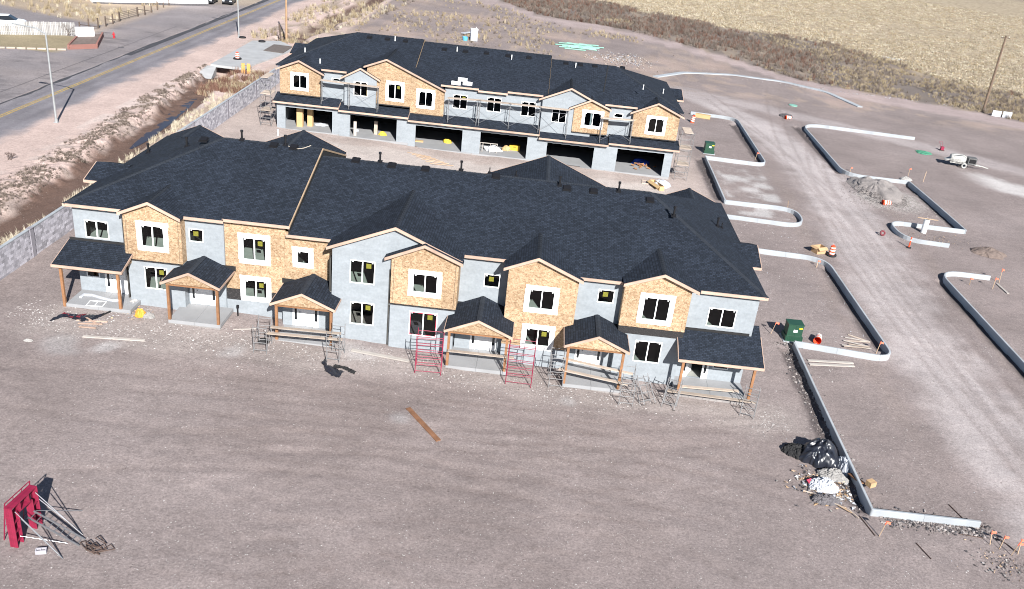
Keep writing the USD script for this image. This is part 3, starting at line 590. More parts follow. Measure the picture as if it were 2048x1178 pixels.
# fascia boards along the eaves, each its own
def fascia(x0, x1, y, z, h=.17, par=None, step=None):
    n = max(1, round((x1-x0)/3.6))
    for k in range(n):
        a = x0+(x1-x0)*k/n; b = x0+(x1-x0)*(k+1)/n-.006
        obj('fascia', MB().box(a, b, y-.045, y-.003, z-h, z+.012), 'fascia', par)
for (a, b, y, z) in [(-.33, 3.3, -.05, Lz(-.05)), (6.8, 9.25, -.05, Lz(-.05)), (9.12, 13.15, .12, Lz(.12)), (12.95, 15.75, 0, Mz(0)), (23.1, 26.6, -.05, Mz(-.05)), (30.35, 33.3, -.88, Mz(-.88)), (37.6, 41.55, -.88, Mz(-.88))]: fascia(a, b, y, z, par=main_roof)

def level(x): return 0.0
def gb(x): return float(gz(x, -1))-.45
def frames(zn, *cs):  # each c: (corners, taped)
    return cs
WINS = []
def win_at(zn, c, pl, taped):
    r = rect_px(zn, c, pl)
    return (r[0]+.27, r[1]-.27, r[2]+.27, r[3]-.27) if taped else r
# wall groups: name, look, x0, x1, y of face, top spec, windows
yr1, yA, yB, yC, yD, yD2, yE, yF, y5, yG = .35, -.30, .50, .40, -.90, -1.20, .35, -1.00, -.50, -1.20
w1 = win_at(1, [(583,203),(750,222),(757,345),(595,325)], yr1, False)
w2 = win_at(1, [(937,205),(1165,228),(1175,440),(955,412)], yA, True)
w2l = win_at(1, [(998,527),(1160,543),(1165,697),(1010,677)], -.2, False)
w3 = win_at(1, [(1306,262),(1408,275),(1412,367),(1312,355)], yr1, False)
w4 = win_at(1, [(1646,293),(1870,316),(1882,528),(1655,505)], yB, True)
w4l = win_at(1, [(1660,585),(1880,608),(1885,785),(1672,762)], yB, True)
w5 = win_at(2, [(502,317),(650,333),(650,480),(503,460)], yC, True)
w6 = win_at(2, [(903,408),(1077,432),(1070,590),(897,570)], yD, False)
w6l = win_at(2, [(905,700),(1070,720),(1062,873),(897,853)], yD, False)
w7 = win_at(2, [(1303,473),(1545,497),(1533,687),(1303,660)], yD2, True)
w7l = win_at(2, [(1310,765),(1512,790),(1495,955),(1308,930)], yD2+.1, False)
w8 = win_at(3, [(722,370),(833,383),(828,472),(718,462)], yE, False)
w9 = win_at(3, [(1003,443),(1252,468),(1228,660),(995,633)], yF, True)
w9l = win_at(3, [(985,712),(1217,738),(1198,912),(968,885)], yF, True)
w10 = win_at(4, [(383,317),(490,332),(480,418),(373,405)], y5, False)
w11 = win_at(4, [(655,340),(893,362),(858,567),(628,540)], yG, True)
w11l = win_at(4, [(625,650),(803,675),(775,812),(605,788)], yG+.1, False)
w12 = win_at(4, [(1107,440),(1292,460),(1265,580),(1085,562)], y5, False)
wp1 = win_at(1, [(600,540),(692,560),(692,608),(602,596)], yr1, False); wp6 = win_at(4, [(1135,800),(1240,815),(1225,850),(1130,838)], y5, False)
def door_r(xl, zb): return (xl, xl+1.62, zb, zb+2.06)
X_ = lambda zn, x, y, pl: float(W(zn, x, y, pl)[0])
doors = []
for (zn, c, pl) in [(1, (740, 705), yr1), (1, (1325, 785), yr1), (2, (505, 865), -.2), (3, (618, 890), -.4), (4, (220, 805), y5), (4, (915, 890), y5)]:
    q = W(zn, *c, pl); doors.append((door_r(float(q[0]), float(q[2])), pl))
SLAB = [d[0][2]-.02 for d in doors]
xe = dict(AL=X_(1,855,250,yA), AR=X_(1,1250,260,yA), BL=X_(1,1555,290,yB), BC=X_(2,452,300,yB), DL=X_(2,777,400,yD), D2L=X_(2,1188,480,yD2), D2R=X_(2,1650,520,yD2), FL=X_(3,888,400,yF), FR=X_(3,1374,470,yF), GL=X_(4,552,340,yG), GR=X_(4,985,400,yG))
def stw(x0, x1, y, zt, holes, back=None, top=None, name='stucco_wall', lk='stucco'):
    zb = max(gb(x0), gb(x1))+.35
    poly = [(x0, zb), (x1, zb)]+(top if top else [(x1, zt), (x0, zt)])
    w_ = wall(row, name, lk, poly, y, holes, back=back)
    # bare concrete footing under the render
    f0 = min(gb(x0), gb(x1)); fm = MB().box(x0, x1, y+.012, y+.14, f0-.2, zb-.003)
    if back is not None:
        fm.box(x0+.012, x0+.13, y+.142, back, f0-.2, zb-.003).box(x1-.13, x1-.012, y+.142, back, f0-.2, zb-.003)
    obj('footing', fm, 'footing', w_)
    return w_
zL = Lz(.3)-.14; zM = Mz(.3)-.14
# unit 1 and 2 (upper level line)
stw(0, xe['AL'], yr1, Lz(yr1)-.13, [w1, wp1, doors[0][0]])
OH = {}
zoA = float(W(1, 925, 478, yA)[2])
stw(xe['AL']+.02, xe['AR']-.02, -.2, zoA+.2, [w2l], back=.5)
stw(xe['AR'], xe['BL'], yr1, Lz(yr1)-.13, [w3, doors[1][0]])
def osbw(x0, x1, y, zb, top, holes, back, strip=True):
    w_ = wall(row, 'framed_wall', 'ply_edge', [(x0, zb), (x1, zb)]+top, y, holes, back=back)
    osb_skin(w_, [(x0+.004, zb+.004), (x1-.004, zb+.004)]+[(np.clip(a, x0+.004, x1-.004), b-.01) for a, b in top], y, [(a-.0, b+.0, c-.0, d+.0) for a, b, c, d in holes])
    for xx_ in (x0, x1): obj('osb_panel', MB().box(xx_-.012 if xx_ == x0 else xx_+.001, xx_-.001 if xx_ == x0 else xx_+.012, y+.0, back-.02, zb+.01, min(b for a, b in top)-.15), 'osb', w_)
    if strip:
        st = MB().box(x0+.0, x1, y-.022, y+.02, zb-.085, zb-.005); obj('felt_strip', st, 'felt', w_)
        
        for q_ in (x1-.16, x0+.145): obj('corner_batten', MB().box(q_, q_+.015, y-.034, y-.028, zb+.1, min(b for a, b in top)-.2), 'dark_steel', w_)
    return w_
def gtop(xl, zl, xp, zp, xr, zr, x0, x1, drop=.13):
    f = lambda x: np.interp(x, [xl, xp, xr], [zl, zp, zr])-drop
    return [(x1, f(x1)), (xp, zp-drop), (x0, f(x0))]
def P6(zn, a, y): q = W(zn, *a, y); return float(q[0]), float(q[2])
gA = P6(1, (808,155), -.6)+P6(1, (1018,85), -.6)+P6(1, (1247,205), -.6)
gD = P6(2, (735,325), -1.2)+P6(2, (1217,190), -1.2); gD = gD+(2*gD[2]-gD[0], gD[1])
gD2 = P6(2, (1140,400), -1.5)+P6(2, (1420,315), -1.5)+P6(2, (1685,447), -1.5)
gF = P6(3, (858,333), -1.3)+P6(3, (1103,265), -1.3)+P6(3, (1413,428), -1.3)
gG = P6(4, (550,288), -1.5)+P6(4, (822,228), -1.5)+P6(4, (1048,345), -1.5)
gable(row, *gA, -.6, yofL); gable(row, *gD, -1.2, yofM); gable(row, *gF, -1.3, yofM); gable(row, *gG, -1.5, yofM)
gable(row, *gD2, -1.5, lambda z: -.9+.0*z if z < 6.0 else 1.2)
osbw(xe['AL'], xe['AR'], yA, zoA, gtop(*gA, xe['AL'], xe['AR']), [w2], .4)
zB = float(W(1, 1700, 650, yB)[2]); zB0 = w4l[2]-.28
osbw(xe['BL'], xe['BC'], yB, zB0+.75, [(xe['BC'], Lz(yB)-.13), (xe['BL'], Lz(yB)-.13)], [w4, w4l], 1.0, strip=False)
ft = wall(row, 'felt_wall', 'felt', [(xe['BL'], zB0), (xe['BC'], zB0), (xe['BC'], zB0+.74), (xe['BL'], zB0+.74)], yB+.004, [w4l])
stw(xe['BL'], xe['BC'], yB-.02, zB0-.003, [(w4l[0]-.3, w4l[1]+.3, w4l[2]-.28, 9)])
osbw(xe['BC'], xe['DL'], yC, float(W(2, 600, 600, yC)[2])-.35, [(xe['DL'], Mz(yC)-.13), (xe['BC'], Mz(yC)-.13)], [w5], 1.0, strip=False)
stw(xe['BC'], xe['DL'], -.2, float(W(2, 600, 600, yC)[2])-.353, [doors[2][0]], back=.38)
# unit 3: tall stucco gable
stw(xe['DL'], xe['D2R']-.3, yD, 0, [w6, w6l, (xe['D2L']+.3, xe['D2R']-.6, -.2, 4.9)], back=.6, top=gtop(*gD, xe['DL'], xe['D2R']-.3))
zD2 = float(W(2, 1180, 712, yD2)[2])
osbw(xe['D2L'], xe['D2R'], yD2, zD2, gtop(*gD2, xe['D2L'], xe['D2R']), [w7], .5)
stw(xe['D2L'], xe['D2R']-.05, yD2+.1, zD2+.1, [w7l], back=.4)
# unit 4
stw(xe['D2R']-.3, xe['FL'], yE, Mz(yE)-.13, [w8])
stw(xe['D2R']+.02, xe['FL']-.02, -.4, 1.35, [doors[3][0]], back=.34)
zF0 = w9l[2]-.1
osbw(xe['FL'], xe['FR'], yF, zF0, gtop(*gF, xe['FL'], xe['FR']), [w9, w9l], .4, strip=False)
stw(xe['FL'], xe['FR'], yF-.02, zF0-.003, [(w9l[0]-.3, w9l[1]+.3, w9l[2]-.28, 9)], back=.4)
# unit 5, 6
stw(xe['FR'], xe['GL'], y5, Mz(y5)-.13, [w10, doors[4][0]], back=.4)
zG = float(W(4, 540, 560, yG)[2])
osbw(xe['GL'], xe['GR'], yG, zG, gtop(*gG, xe['GL'], xe['GR']), [w11], .3, strip=False)
zGf = float(W(4, 700, 628, yG)[2])
wall(row, 'felt_wall', 'felt', [(xe['GL'], zGf), (xe['GR'], zGf), (xe['GR'], zG-.004), (xe['GL'], zG-.004)], yG+.06, back=.3)
stw(xe['GL'], xe['GR'], yG+.1, zGf-.003, [w11l], back=.3)
stw(xe['GR'], WN, y5, Mz(y5)-.13, [w12, wp6, doors[5][0]])
# ends, back and garage wing
eb = MB().box(0, .14, yr1+.14, 15, -.2, 6.0).box(WN-.14, WN, y5+.14, 15.5, -1.5, 5.1).box(.14, 13, 14.86, 15, 2.9, 6).box(13, WN-.14, 15.36, 15.5, 2.4, 5.2)
obj('stucco_wall', eb, 'stucco', row)
eb = MB().box(0, WN, 17.1, 17.3, -1.2, 2.0); obj('stucco_wall', eb, 'stucco', row)
gr_ = MB(); roofplane(gr_, [(-.2, 14.9), (WN+.4, 14.9), (WN+.4, 17.6), (-.2, 17.6)], lambda x, y: 3.2-.012*x*1.5-.33*(y-14.9)); obj('garage_roof', gr_, 'shingle_front', row)
# windows and doors
for (r, y, tp, st, kd) in [(w1, yr1, 0, 0, 's'), (w2, yA-.014, 1, 0, 's'), (w2l, -.2, 0, 1, 's'), (w3, yr1, 0, 1, 'fixed'), (w4, yB-.014, 1, 1, 's'), (w4l, yB-.014, 1, 1, 's'), (w5, yC-.014, 1, 0, 'fixed'), (w6, yD, 0, 1, 's'), (w6l, yD, 0, 1, 's'),
        (w7, yD2-.014, 1, 0, 's'), (w7l, yD2+.1, 0, 1, 'red'), (w8, yE, 0, 1, 'fixed'), (w9, yF-.014, 1, 0, 's'), (w9l, yF-.022, 1, 1, 's'), (w10, y5, 0, 1, 'fixed'), (w11, yG-.014, 1, 0, 's'), (w11l, yG+.1, 0, 0, 's'), (w12, y5, 0, 0, 's'), (wp1, yr1, 0, 0, 'fixed'), (wp6, y5, 0, 0, 'fixed')]:
    window(row, r, y, bool(tp), st, kd if kd == 'fixed' else 's', red=(kd == 'red'))
def door(parent, r, y, opened=False):
    x0, x1, z0, z1 = r; f = .05; a = x0+.36; b = x1-.36
    fr = MB(); yo, yi = y-.03, y+.10
    for (p, q, s, t) in [(x0, x1, z1-f, z1), (x0, x0+f, z0, z1-f), (x1-f, x1, z0, z1-f), (a-f, a, z0, z1-f), (b, b+f, z0, z1-f)]: fr.box(p, q, yo, yi, s, t)
    for (p, q) in ((x0+f, a-f), (b+f, x1-f)): fr.box(p, q, y+.01, y+.05, z0, z0+.38).box(p, q, y+.01, y+.05, z1-.16, z1-f).box(p, p+.055, y+.01, y+.05, z0+.38, z1-.16).box(q-.055, q, y+.01, y+.05, z0+.38, z1-.16)
    dr = obj('door', fr, 'door_white', parent)
    for (p, q) in ((x0+f+.055, a-f-.055), (b+f+.055, x1-f-.055)): obj('sidelight', MB().box(p, q, y+.028, y+.034, z0+.38, z1-.16), 'car_glass', dr)
    lf = MB()
    if opened:
        c = math.cos(1.1); s = math.sin(1.1); w_ = b-a
        lf.obox([a+w_/2*c, y+.06+w_/2*s, (z0+z1-f)/2], [w_/2*c, w_/2*s, 0], [-s*.02, c*.02, 0], [0, 0, (z1-f-z0)/2])
    else:
        lf.box(a+.004, b-.004, y+.02, y+.065, z0+.01, z1-f-.004)
        for (u, v) in ((.10, .40), (.46, .74), (.80, .95)):
            for s_ in (0, 1):
                p = a+.08+s_*(b-a-.10)/2; q = p+(b-a-.26)/2; lf.box(p, q, y+.008, y+.021, z0+u*(z1-z0), z0+v*(z1-z0))
    obj('door_leaf', lf, 'door_white', dr)
    if not opened: obj('door_handle', MB().tube((a+.08, y-.02, z0+.95), (a+.08, y+.03, z0+.95), .028, 8), 'dark_steel', dr)
for i, (r, y) in enumerate(doors): door(row, r, y, opened=(i == 5))
# interior: floors, ceilings and dark back walls seen through the openings
inn = MB(); fl_ = MB()
for (x0, x1, yf, zl, zu) in [(.15, 3.2, .5, SLAB[0], 3.35), (3.2, 6.7, -.1, SLAB[0], 3.2), (6.7, 9.3, .5, SLAB[1], 3.15), (9.3, 13.0, .66, SLAB[1]-.05, 3.0), (13.2, 15.7, .56, SLAB[2], 2.6), (15.8, 19.2, -.74, SLAB[2]-.3, 2.45), (19.4, 22.6, -1.0, SLAB[2]-.35, 2.25), (23, 26.2, .5, SLAB[3], 2.2), (26.4, 30.3, -.84, SLAB[3]-.05, 2.05), (30.5, 33.2, -.34, SLAB[4], 2.0), (33.4, 37.0, -.95, SLAB[4]-.05, 2.2), (37.2, 41.0, -.34, SLAB[5], 2.0)]:
    fl_.box(x0, x1, yf+.02, 6.5, zl-.15, zl-.02); fl_.box(x0, x1, yf+.02, 6.5, zu, zu+.12)
    inn.box(x0, x1, 6.5, 6.6, zl-.15, 5.9 if x0 < 13 else 5.2); inn.box(x0-.06, x0+.02, yf+.05, 6.5, zl, zu+2.3)
    inn.box(x0+(x1-x0)*.45, x0+(x1-x0)*.45+.1, 3.2, 3.3, zl, zu+2.2).box(x0, x1, yf+.02, 6.5, zu-.12, zu-.02)
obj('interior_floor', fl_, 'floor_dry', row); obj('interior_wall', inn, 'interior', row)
# rear gables and side wings whose roofs show over the ridge
for (px, py, half, yy_) in [(400, 250, 2.2, 16.0), (608, 260, 3.2, 16.0), (1098, 311, 5.4, 16.0), (1379, 376, 2.5, 15.4)]:
    q = Y(px, py, yy_); zp = float(q[2]); xp = float(q[0]); L_ = xp < 13
    mainy = (lambda z: 8.2+(8.6-z)/.35) if L_ else (lambda z: 8.2+(8.1-z)/.35)
    gable(row, xp-half, zp-.42*half, xp, zp, xp+half, zp-.42*half, yy_, mainy, sgn=-1)
    wall(row, 'rear_wall', 'stucco', [(xp-half+.3, zp-.42*half-1.8), (xp+half-.3, zp-.42*half-1.8), (xp+half-.3, zp-.42*half), (xp, zp-.15), (xp-half+.3, zp-.42*half)], yy_-.5)
def side_wing(parent, xo, xi, y0, yr_, y1, ze, zr, zb):
    m_ = MB(); f1 = plane3((xi, y0, ze), (xo, y0, ze), (xi, yr_, zr)); f2 = plane3((xi, y1, ze), (xo, y1, ze), (xi, yr_, zr)); a, b = sorted((xo, xi))
    roofplane(m_, [(a, y0), (b, y0), (b, yr_), (a, yr_)], f1, .1); roofplane(m_, [(a, yr_), (b, yr_), (b, y1), (a, y1)], f2, .1)
    rf = obj('wing_roof', m_, 'shingle_shed', parent)
    fb = MB().box(a, b, y0-.04, y0-.003, ze-.17, ze+.01); s = 1 if xo > xi else -1
    for (p, q) in (((y0, ze), (yr_, zr)), ((y1, ze), (yr_, zr))):
        fb.ext(Polygon([(p[0], p[1]+.01), (q[0], q[1]+.01), (q[0], q[1]-.17), (p[0], p[1]-.17)]).buffer(0), lambda u, v: (xo+s*.003, u, v), .04, (s, 0, 0))
    obj('fascia', fb, 'fascia', rf)
    w0, w1_ = sorted((xo-s*.35, xi)); obj('wing_wall', MB().box(w0, w1_, y0+.35, y1-.35, zb, ze), 'stucco', parent)
side_wing(row, 42.25, 40.0, 4.35, 6.5, 8.7, 5.12, 5.85, -1.3); side_wing(row, -1.2, 1.0, 4.3, 6.2, 8.2, 6.05, 6.7, -.2)
# vents
ups = []
def roofpt(px, py, fn):
    d = ray(px, py); t = 40.0
    for i in range(60): q = CAM+d*t; t += (q[2]-fn(q[0], q[1]))/(-d[2]+.3)*.8
    q = CAM+d*t; return np.array([q[0], q[1], fn(q[0], q[1])])
fL = lambda x, y: Lz(y); fM = lambda x, y: Mz(y)
for (px, py) in [(374, 293), (297, 306)]: ups.append(('pipe', roofpt(px, py, fl)))
for (px, py) in [(1347, 432), (1434, 453)]: ups.append(('pipe', roofpt(px, py, fr_)))
ups.append(('thin', roofpt(1443, 456, fr_)))
for (px, py) in [(484, 277), (571, 287)]: ups.append(('pipe', roofpt(px, py+3, fL)))
for (px, py) in [(760, 322), (922, 339), (1119, 369), (1237, 381)]: ups.append(('pipe', roofpt(px, py+2, fM)))
for (px, py) in [(979, 344), (1032, 350)]: ups.append(('thin', roofpt(px, py+2, fM)))
for (px, py) in [(408, 276), (548, 287), (588, 291)]: ups.append(('box', roofpt(px, py+4, fL)))
for (px, py) in [(712, 317), (784, 327), (851, 334), (992, 349), (1134, 373), (1187, 379), (1300, 397)]: ups.append(('box', roofpt(px, py+4, fM)))
roof_bits(row, ups)

# ---- porches of the near row (parts of the row)
def porch_common(i, x0, x1, yf, yb, zs):
    m_ = MB(); g0 = min(float(gz(x0, yf)), float(gz(x1, yf)))-.3
    xm = (x0+x1)/2
    for a, b in ((x0, xm-.006), (xm+.006, x1)): m_.box(a, b, yf, yb, zs-.22, zs)
    sl = obj('porch_slab', m_, 'slab_pale', row)
    bl = MB(); n = max(2, int((x1-x0)/.42))
    for k in range(n): bl.box(x0+.03+(x1-x0-.06)*k/n+.006, x0+.03+(x1-x0-.06)*(k+1)/n-.006, yf+.04, yf+.24, g0, zs-.224)
    bl.box(x0+.04, x0+.2, yf+.25, yb, g0, zs-.224).box(x1-.2, x1-.04, yf+.25, yb, g0, zs-.224)
    obj('porch_footing', bl, 'footing', sl)
def gable_porch(i, xl, xr, xp, ze, zp, yf, yw, zs):
    porch_common(i, xl+.2, xr-.15, yf+.28, yw, zs)
    rf = MB()
    for xe_ in (xl, xr):
        fn = plane3((xe_, yf, ze), (xp, yf, zp), (xp, yw, zp)); roofplane(rf, [(xe_, yf), (xp, yf), (xp, yw-.003), (xe_, yw-.003)], fn, .09)
    rp = obj('porch_roof', rf, 'shingle_gable', row)
    fb = MB()
    for xe_ in (xl, xr):
        fb.ext(Polygon([(xe_, ze+.012), (xp, zp+.012), (xp, zp-.15), (xe_, ze-.15)]).buffer(0), lambda u, v: (u, yf-.045, v), .042, (0, 1, 0))
        a, b = sorted((xe_, xe_+(.03 if xe_ > xp else -.03))); fb.box(a, b, yf, yw-.02, ze-.13, ze+.005)
    obj('fascia', fb, 'fascia', rp)
    cp_ = MB(); caps(cp_, (xp, yf, zp), (xp, yw-.05, zp)); obj('ridge_cap', cp_, 'cap', rp)
    tri = Polygon([(xl+.25, ze-.08), (xr-.25, ze-.08), (xp, zp-.12)]); obj('gable_panel', MB().ext(tri, lambda u, v: (u, yf+.10, v), .02, (0, 1, 0)), 'osb', rp)
    obj('beam', MB().box(xl+.2, xr-.2, yf+.25, yf+.42, ze-.28, ze-.085), 'post_wood', rp)
    obj('soffit', MB().box(xl+.1, xr-.1, yf+.43, yw-.01, ze-.10, ze-.07), 'osb', rp)
    for (a, b) in ((xl-.1, xp-.75), (xp+.75, xr+.1)): obj('flashing', MB().box(a, b, yw-.02, yw-.005, ze+.02, ze+.32), 'felt_black', rp)
    for xx_ in (xl+.28, xr-.28): obj('post', MB().box(xx_-.075, xx_+.075, yf+.27, yf+.42, zs, ze-.285), 'post_wood', row)
def shed_porch(i, xl, xr, zf, zb_, yf, yw, zs, posts, xs0, xs1, sidex=None):
    porch_common(i, xs0, xs1, yf+.25, yw, zs)
    fn = plane3((xl, yf, zf), (xr, yf, zf), (xl, yw, zb_)); rf = MB(); roofplane(rf, [(xl, yf), (xr, yf), (xr, yw-.003), (xl, yw-.003)], fn, .1)
    if sidex: roofplane(rf, [(sidex[0], yw-.003), (sidex[1], yw-.003), (sidex[1], yw+.8), (sidex[0], yw+.8)], fn, .1)
    rp = obj('porch_roof', rf, 'shingle_shed', row)
    fb = MB().box(xl-.03, xr+.03, yf-.045, yf-.003, zf-.16, zf+.012)
    for xx_, s in ((xl, -1), (xr, 1)):
        fb.ext(Polygon([(yf, zf+.01), (yw-.01, zb_+.01), (yw-.01, zb_-.14), (yf, zf-.14)]), lambda u, v: (xx_+(.003 if s > 0 else -.033), u, v), .03, (1, 0, 0))
    obj('fascia', fb, 'fascia', rp)
    obj('flashing', MB().box(xl+.05, min(xr, 41.1)-.05, yw-.022, yw-.006, zb_-.03, zb_+.16), 'felt_black', rp)
    obj('beam', MB().box(xl+.1, xr-.1, yf+.22, yf+.38, zf-.32, zf-.1), 'post_wood', rp)
    for xx_ in posts: obj('post', MB().box(xx_-.075, xx_+.075, yf+.23, yf+.38, zs if xx_ > xs0 and xx_ < xs1 else zs-.25, zf-.325), 'post_wood', row)
    for xx_ in (xl+.05, xr-.15): obj('gable_panel', MB().ext(Polygon([(yf+.4, zf-.12), (yw-.02, zf-.12), (yw-.02, zb_-.16)]), lambda u, v: (xx_, u, v), .02, (1, 0, 0)), 'osb', rp)
def pk(zn, l, p, r, yf):
    a, b, c = W(zn, *l, yf), W(zn, *p, yf), W(zn, *r, yf); return float(a[0]), float(c[0]), float(b[0]), float((a[2]+c[2])/2), float(b[2])
shed_porch(0, -.40, 3.74, 2.92, 3.64, -1.9, yr1, SLAB[0], (-.05, 3.35), .05, 3.95)
gable_porch(1, *pk(1, (1108,632), (1303,575), (1520,690), -2.26), -2.26, yr1, SLAB[1])
gable_porch(2, *pk(2, (345,712), (565,650), (795,768), -2.5), -2.5, yC, SLAB[2])
gable_porch(3, *pk(3, (445,762), (685,697), (917,815), -3.0), -3.0, yE, SLAB[3])
gable_porch(4, *pk(4, (160,690), (388,632), (588,737), -3.35), -3.35, y5, SLAB[4])
shed_porch(5, 36.75, 41.75, 1.64, 2.60, -2.6, y5, SLAB[5], (37.12, 41.35), 36.95, 41.2, (41.22, 41.75))

# ---- the far row, seen from its garage side
far = thing('townhouse_row', 'farther row of grey and particle board townhouses with six open garages below', 'townhouses')
ridgeL, ridgeM, ridgeR = 9.1, 8.9, 8.5; YR = 50.4; ye_ = 42.2
fL2 = lambda x, y: ridgeL-(YR-y)*(ridgeL-6.45)/8.2
fM2 = lambda x, y: ridgeM-(YR-y)*(ridgeM-6.16)/8.2
fR2 = lambda x, y: ridgeR-(YR-y)*(ridgeR-6.06)/8.2
yL2 = lambda z: YR-(ridgeL-z)*8.2/(ridgeL-6.45); yM2 = lambda z: YR-(ridgeM-z)*8.2/(ridgeM-6.16); yR2 = lambda z: YR-(ridgeR-z)*8.2/(ridgeR-6.06)
YB = 58.6
def both(x0, x1, xa, xb, fn, rz_):
    a = MB(); roofplane(a, [(x0, ye_), (x1, ye_), (xb, YR), (xa, YR)], fn); p = obj('main_roof', a, 'shingle_front', far)
    b = MB(); roofplane(b, [(xa, YR), (xb, YR), (x1, YB), (x0, YB)], lambda x, y: rz_-(y-YR)*.32); obj('main_roof', b, 'shingle_front', far); return p
f1 = both(-.1, 13.87, 6.5, 13.87, fL2, ridgeL); f2 = both(13.83, 27.86, 13.83, 27.86, fM2, ridgeM); f3 = both(27.84, 41.85, 27.84, 34.9, fR2, ridgeR)
hl = plane3((-.1, ye_, fL2(0, ye_)), (6.5, YR, ridgeL), (-.1, YB, ridgeL-(YB-YR)*.32)); obj('hip_roof', roofplane(MB(), [(-.1, ye_), (6.5, YR), (-.1, YB)], hl), 'shingle_hip', far)
hr = plane3((41.85, ye_, fR2(0, ye_)), (34.9, YR, ridgeR), (41.85, YB, ridgeR-(YB-YR)*.32)); obj('hip_roof', roofplane(MB(), [(41.85, ye_), (41.85, YB), (34.9, YR)], hr), 'shingle_hip', far)
for (x, fn, rz_, dz, lk_) in ((13.87, fL2, ridgeL, .15, 'ply_edge'), (27.86, fM2, ridgeM, .15, 'ply_edge'), (13.86, fL2, ridgeL, .45, 'felt_black'), (27.85, fM2, ridgeM, .6, 'felt_black')):
    b = MB().ext(Polygon([(ye_, fn(0, ye_)+.015), (YR, rz_+.015), (YR, rz_-dz), (ye_, fn(0, ye_)-dz)]), lambda u, v: (x, u, v), .05, (1, 0, 0))
    b.ext(Polygon([(YR, rz_+.015), (YB, rz_-(YB-YR)*.32+.015), (YB, rz_-(YB-YR)*.32-dz), (YR, rz_-dz)]), lambda u, v: (x, u, v), .05, (1, 0, 0))
    obj('rake_board' if lk_ == 'ply_edge' else 'step_flashing', b, lk_, f1 if x < 20 else f2)
    pass
cp = MB()
for p, q in [((6.5, YR, ridgeL), (13.85, YR, ridgeL)), ((13.9, YR, ridgeM), (27.8, YR, ridgeM)), ((27.9, YR, ridgeR), (34.9, YR, ridgeR)), ((-.1, ye_, fL2(0, ye_)), (6.5, YR, ridgeL)), ((41.85, ye_, fR2(0, ye_)), (34.9, YR, ridgeR))]: cp = MB(); caps(cp, p, q); obj('ridge_cap', cp, 'cap', f1)
obj('flashing_strip', MB().beam((33.6, 44.6, fR2(0, 44.6)+.02), (34.1, YR-.1, ridgeR+.0), .10, .03), 'felt_black', f3)
for (a, b, z, par) in [(4.6, 7.2, fL2(0, ye_), f1), (16.9, 20.8, 6.2, f2), (20.75, 23.78, 6.03, f2), (23.76, 27.4, 6.25, f2), (33.8, 37.1, 6.06, f3)]: fascia(a, b, ye_, z+.02, par=par)
# gables over the garage front
yg = 41.8
def P6b(c, y): q = W(*c, y); return float(q[0]), float(q[2])
h1 = P6b((6,215,320), yg)+P6b((6,410,255), yg)+P6b((6,622,375), yg)
h2 = P6b((6,760,400), yg)+P6b((6,930,320), yg)+P6b((6,1095,425), yg)
h3p = P6b((6,1150,245), 41.8); h3r = P6b((6,1648,512), 41.8); h3 = (9.0, h3p[1]-.95)+h3p+h3r
h4p = P6b((7,850,290), 41.8); h4l = P6b((7,600,370), 41.8); h4 = h4l+h4p+(33.3, h4p[1]-1.35)
h5 = P6b((7,830,440), 41.7)+P6b((7,1005,378), 41.7)+P6b((7,1150,455), 41.7)
h6 = P6b((7,1295,475), yg)+P6b((7,1510,405), yg)+P6b((7,1705,515), yg)
gable(far, *h1, yg, yL2); gable(far, *h3, 41.8, yL2); gable(far, *h4, 41.8, yR2); gable(far, *h6, yg, yR2)
gable(far, *h2, yg, lambda z: 44.2); gable(far, *h5, 41.7, lambda z: 43.8)
ZG = 41.46
def garage_roof(x0, x1, ze, zt):
    fn = lambda x, y: ze+(zt-ze)*(y-41.0)/1.6
    rf = obj('garage_roof', roofplane(MB(), [(x0, 41.0), (x1, 41.0), (x1, 42.75), (x0, 42.75)], fn, .12), 'shingle_shed', far)
    fascia(x0, x1, 41.0, ze, par=rf)
    obj('fascia', MB().ext(Polygon([(40.97, ze+.01), (42.0, fn(0, 42.0)+.01), (42.0, fn(0, 42)-.16), (40.97, ze-.16)]), lambda u, v: (x1+.004, u, v), .03, (1, 0, 0)), 'fascia', rf)
    return fn
gfs = [garage_roof(a, b, c, c+.55) for a, b, c in [(-.11, 6.67, 2.97), (6.68, 13.86, 2.75), (13.87, 27.42, 2.50), (27.43, 34.6, 2.17), (34.61, 41.9, 2.41)]]
def groof(x, y=41.6):
    k = 0 if x < 6.67 else 1 if x < 13.86 else 2 if x < 27.42 else 3 if x < 34.6 else 4
    return gfs[k](x, y)
# upper walls
def uw(name, lk, x0, x1, y, zb, top, holes, back=43.2):
    return wall(far, name, lk, [(x0, zb), (x1, zb)]+top, y, holes, back=back)
def rw(zn, c, y, tp): 
    r = rect_px(zn, c, y); return (r[0]+.27, r[1]-.27, r[2]+.27, r[3]-.27) if tp else r
va = rw(6, [(340,350),(500,362),(497,520),(338,500)], 42.1, 1); vt = rw(6, [(688,402),(760,410),(757,435),(688,428)], 42.6, 0); vb = rw(6, [(873,430),(992,440),(990,560),(873,550)], 42.0, 0)
vc = rw(6, [(1143,425),(1303,440),(1297,612),(1137,592)], 42.1, 1); vd = rw(6, [(1400,490),(1562,505),(1555,672),(1395,655)], 42.1, 1); ve = rw(6, [(1710,540),(1832,550),(1825,670),(1703,655)], 42.6, 0)
vf = rw(7, [(208,358),(316,365),(308,475),(200,462)], 42.6, 0); vg = rw(7, [(467,390),(580,398),(570,510),(460,495)], 42.6, 0); vh = rw(7, [(700,443),(810,452),(800,555),(692,545)], 42.1, 0)
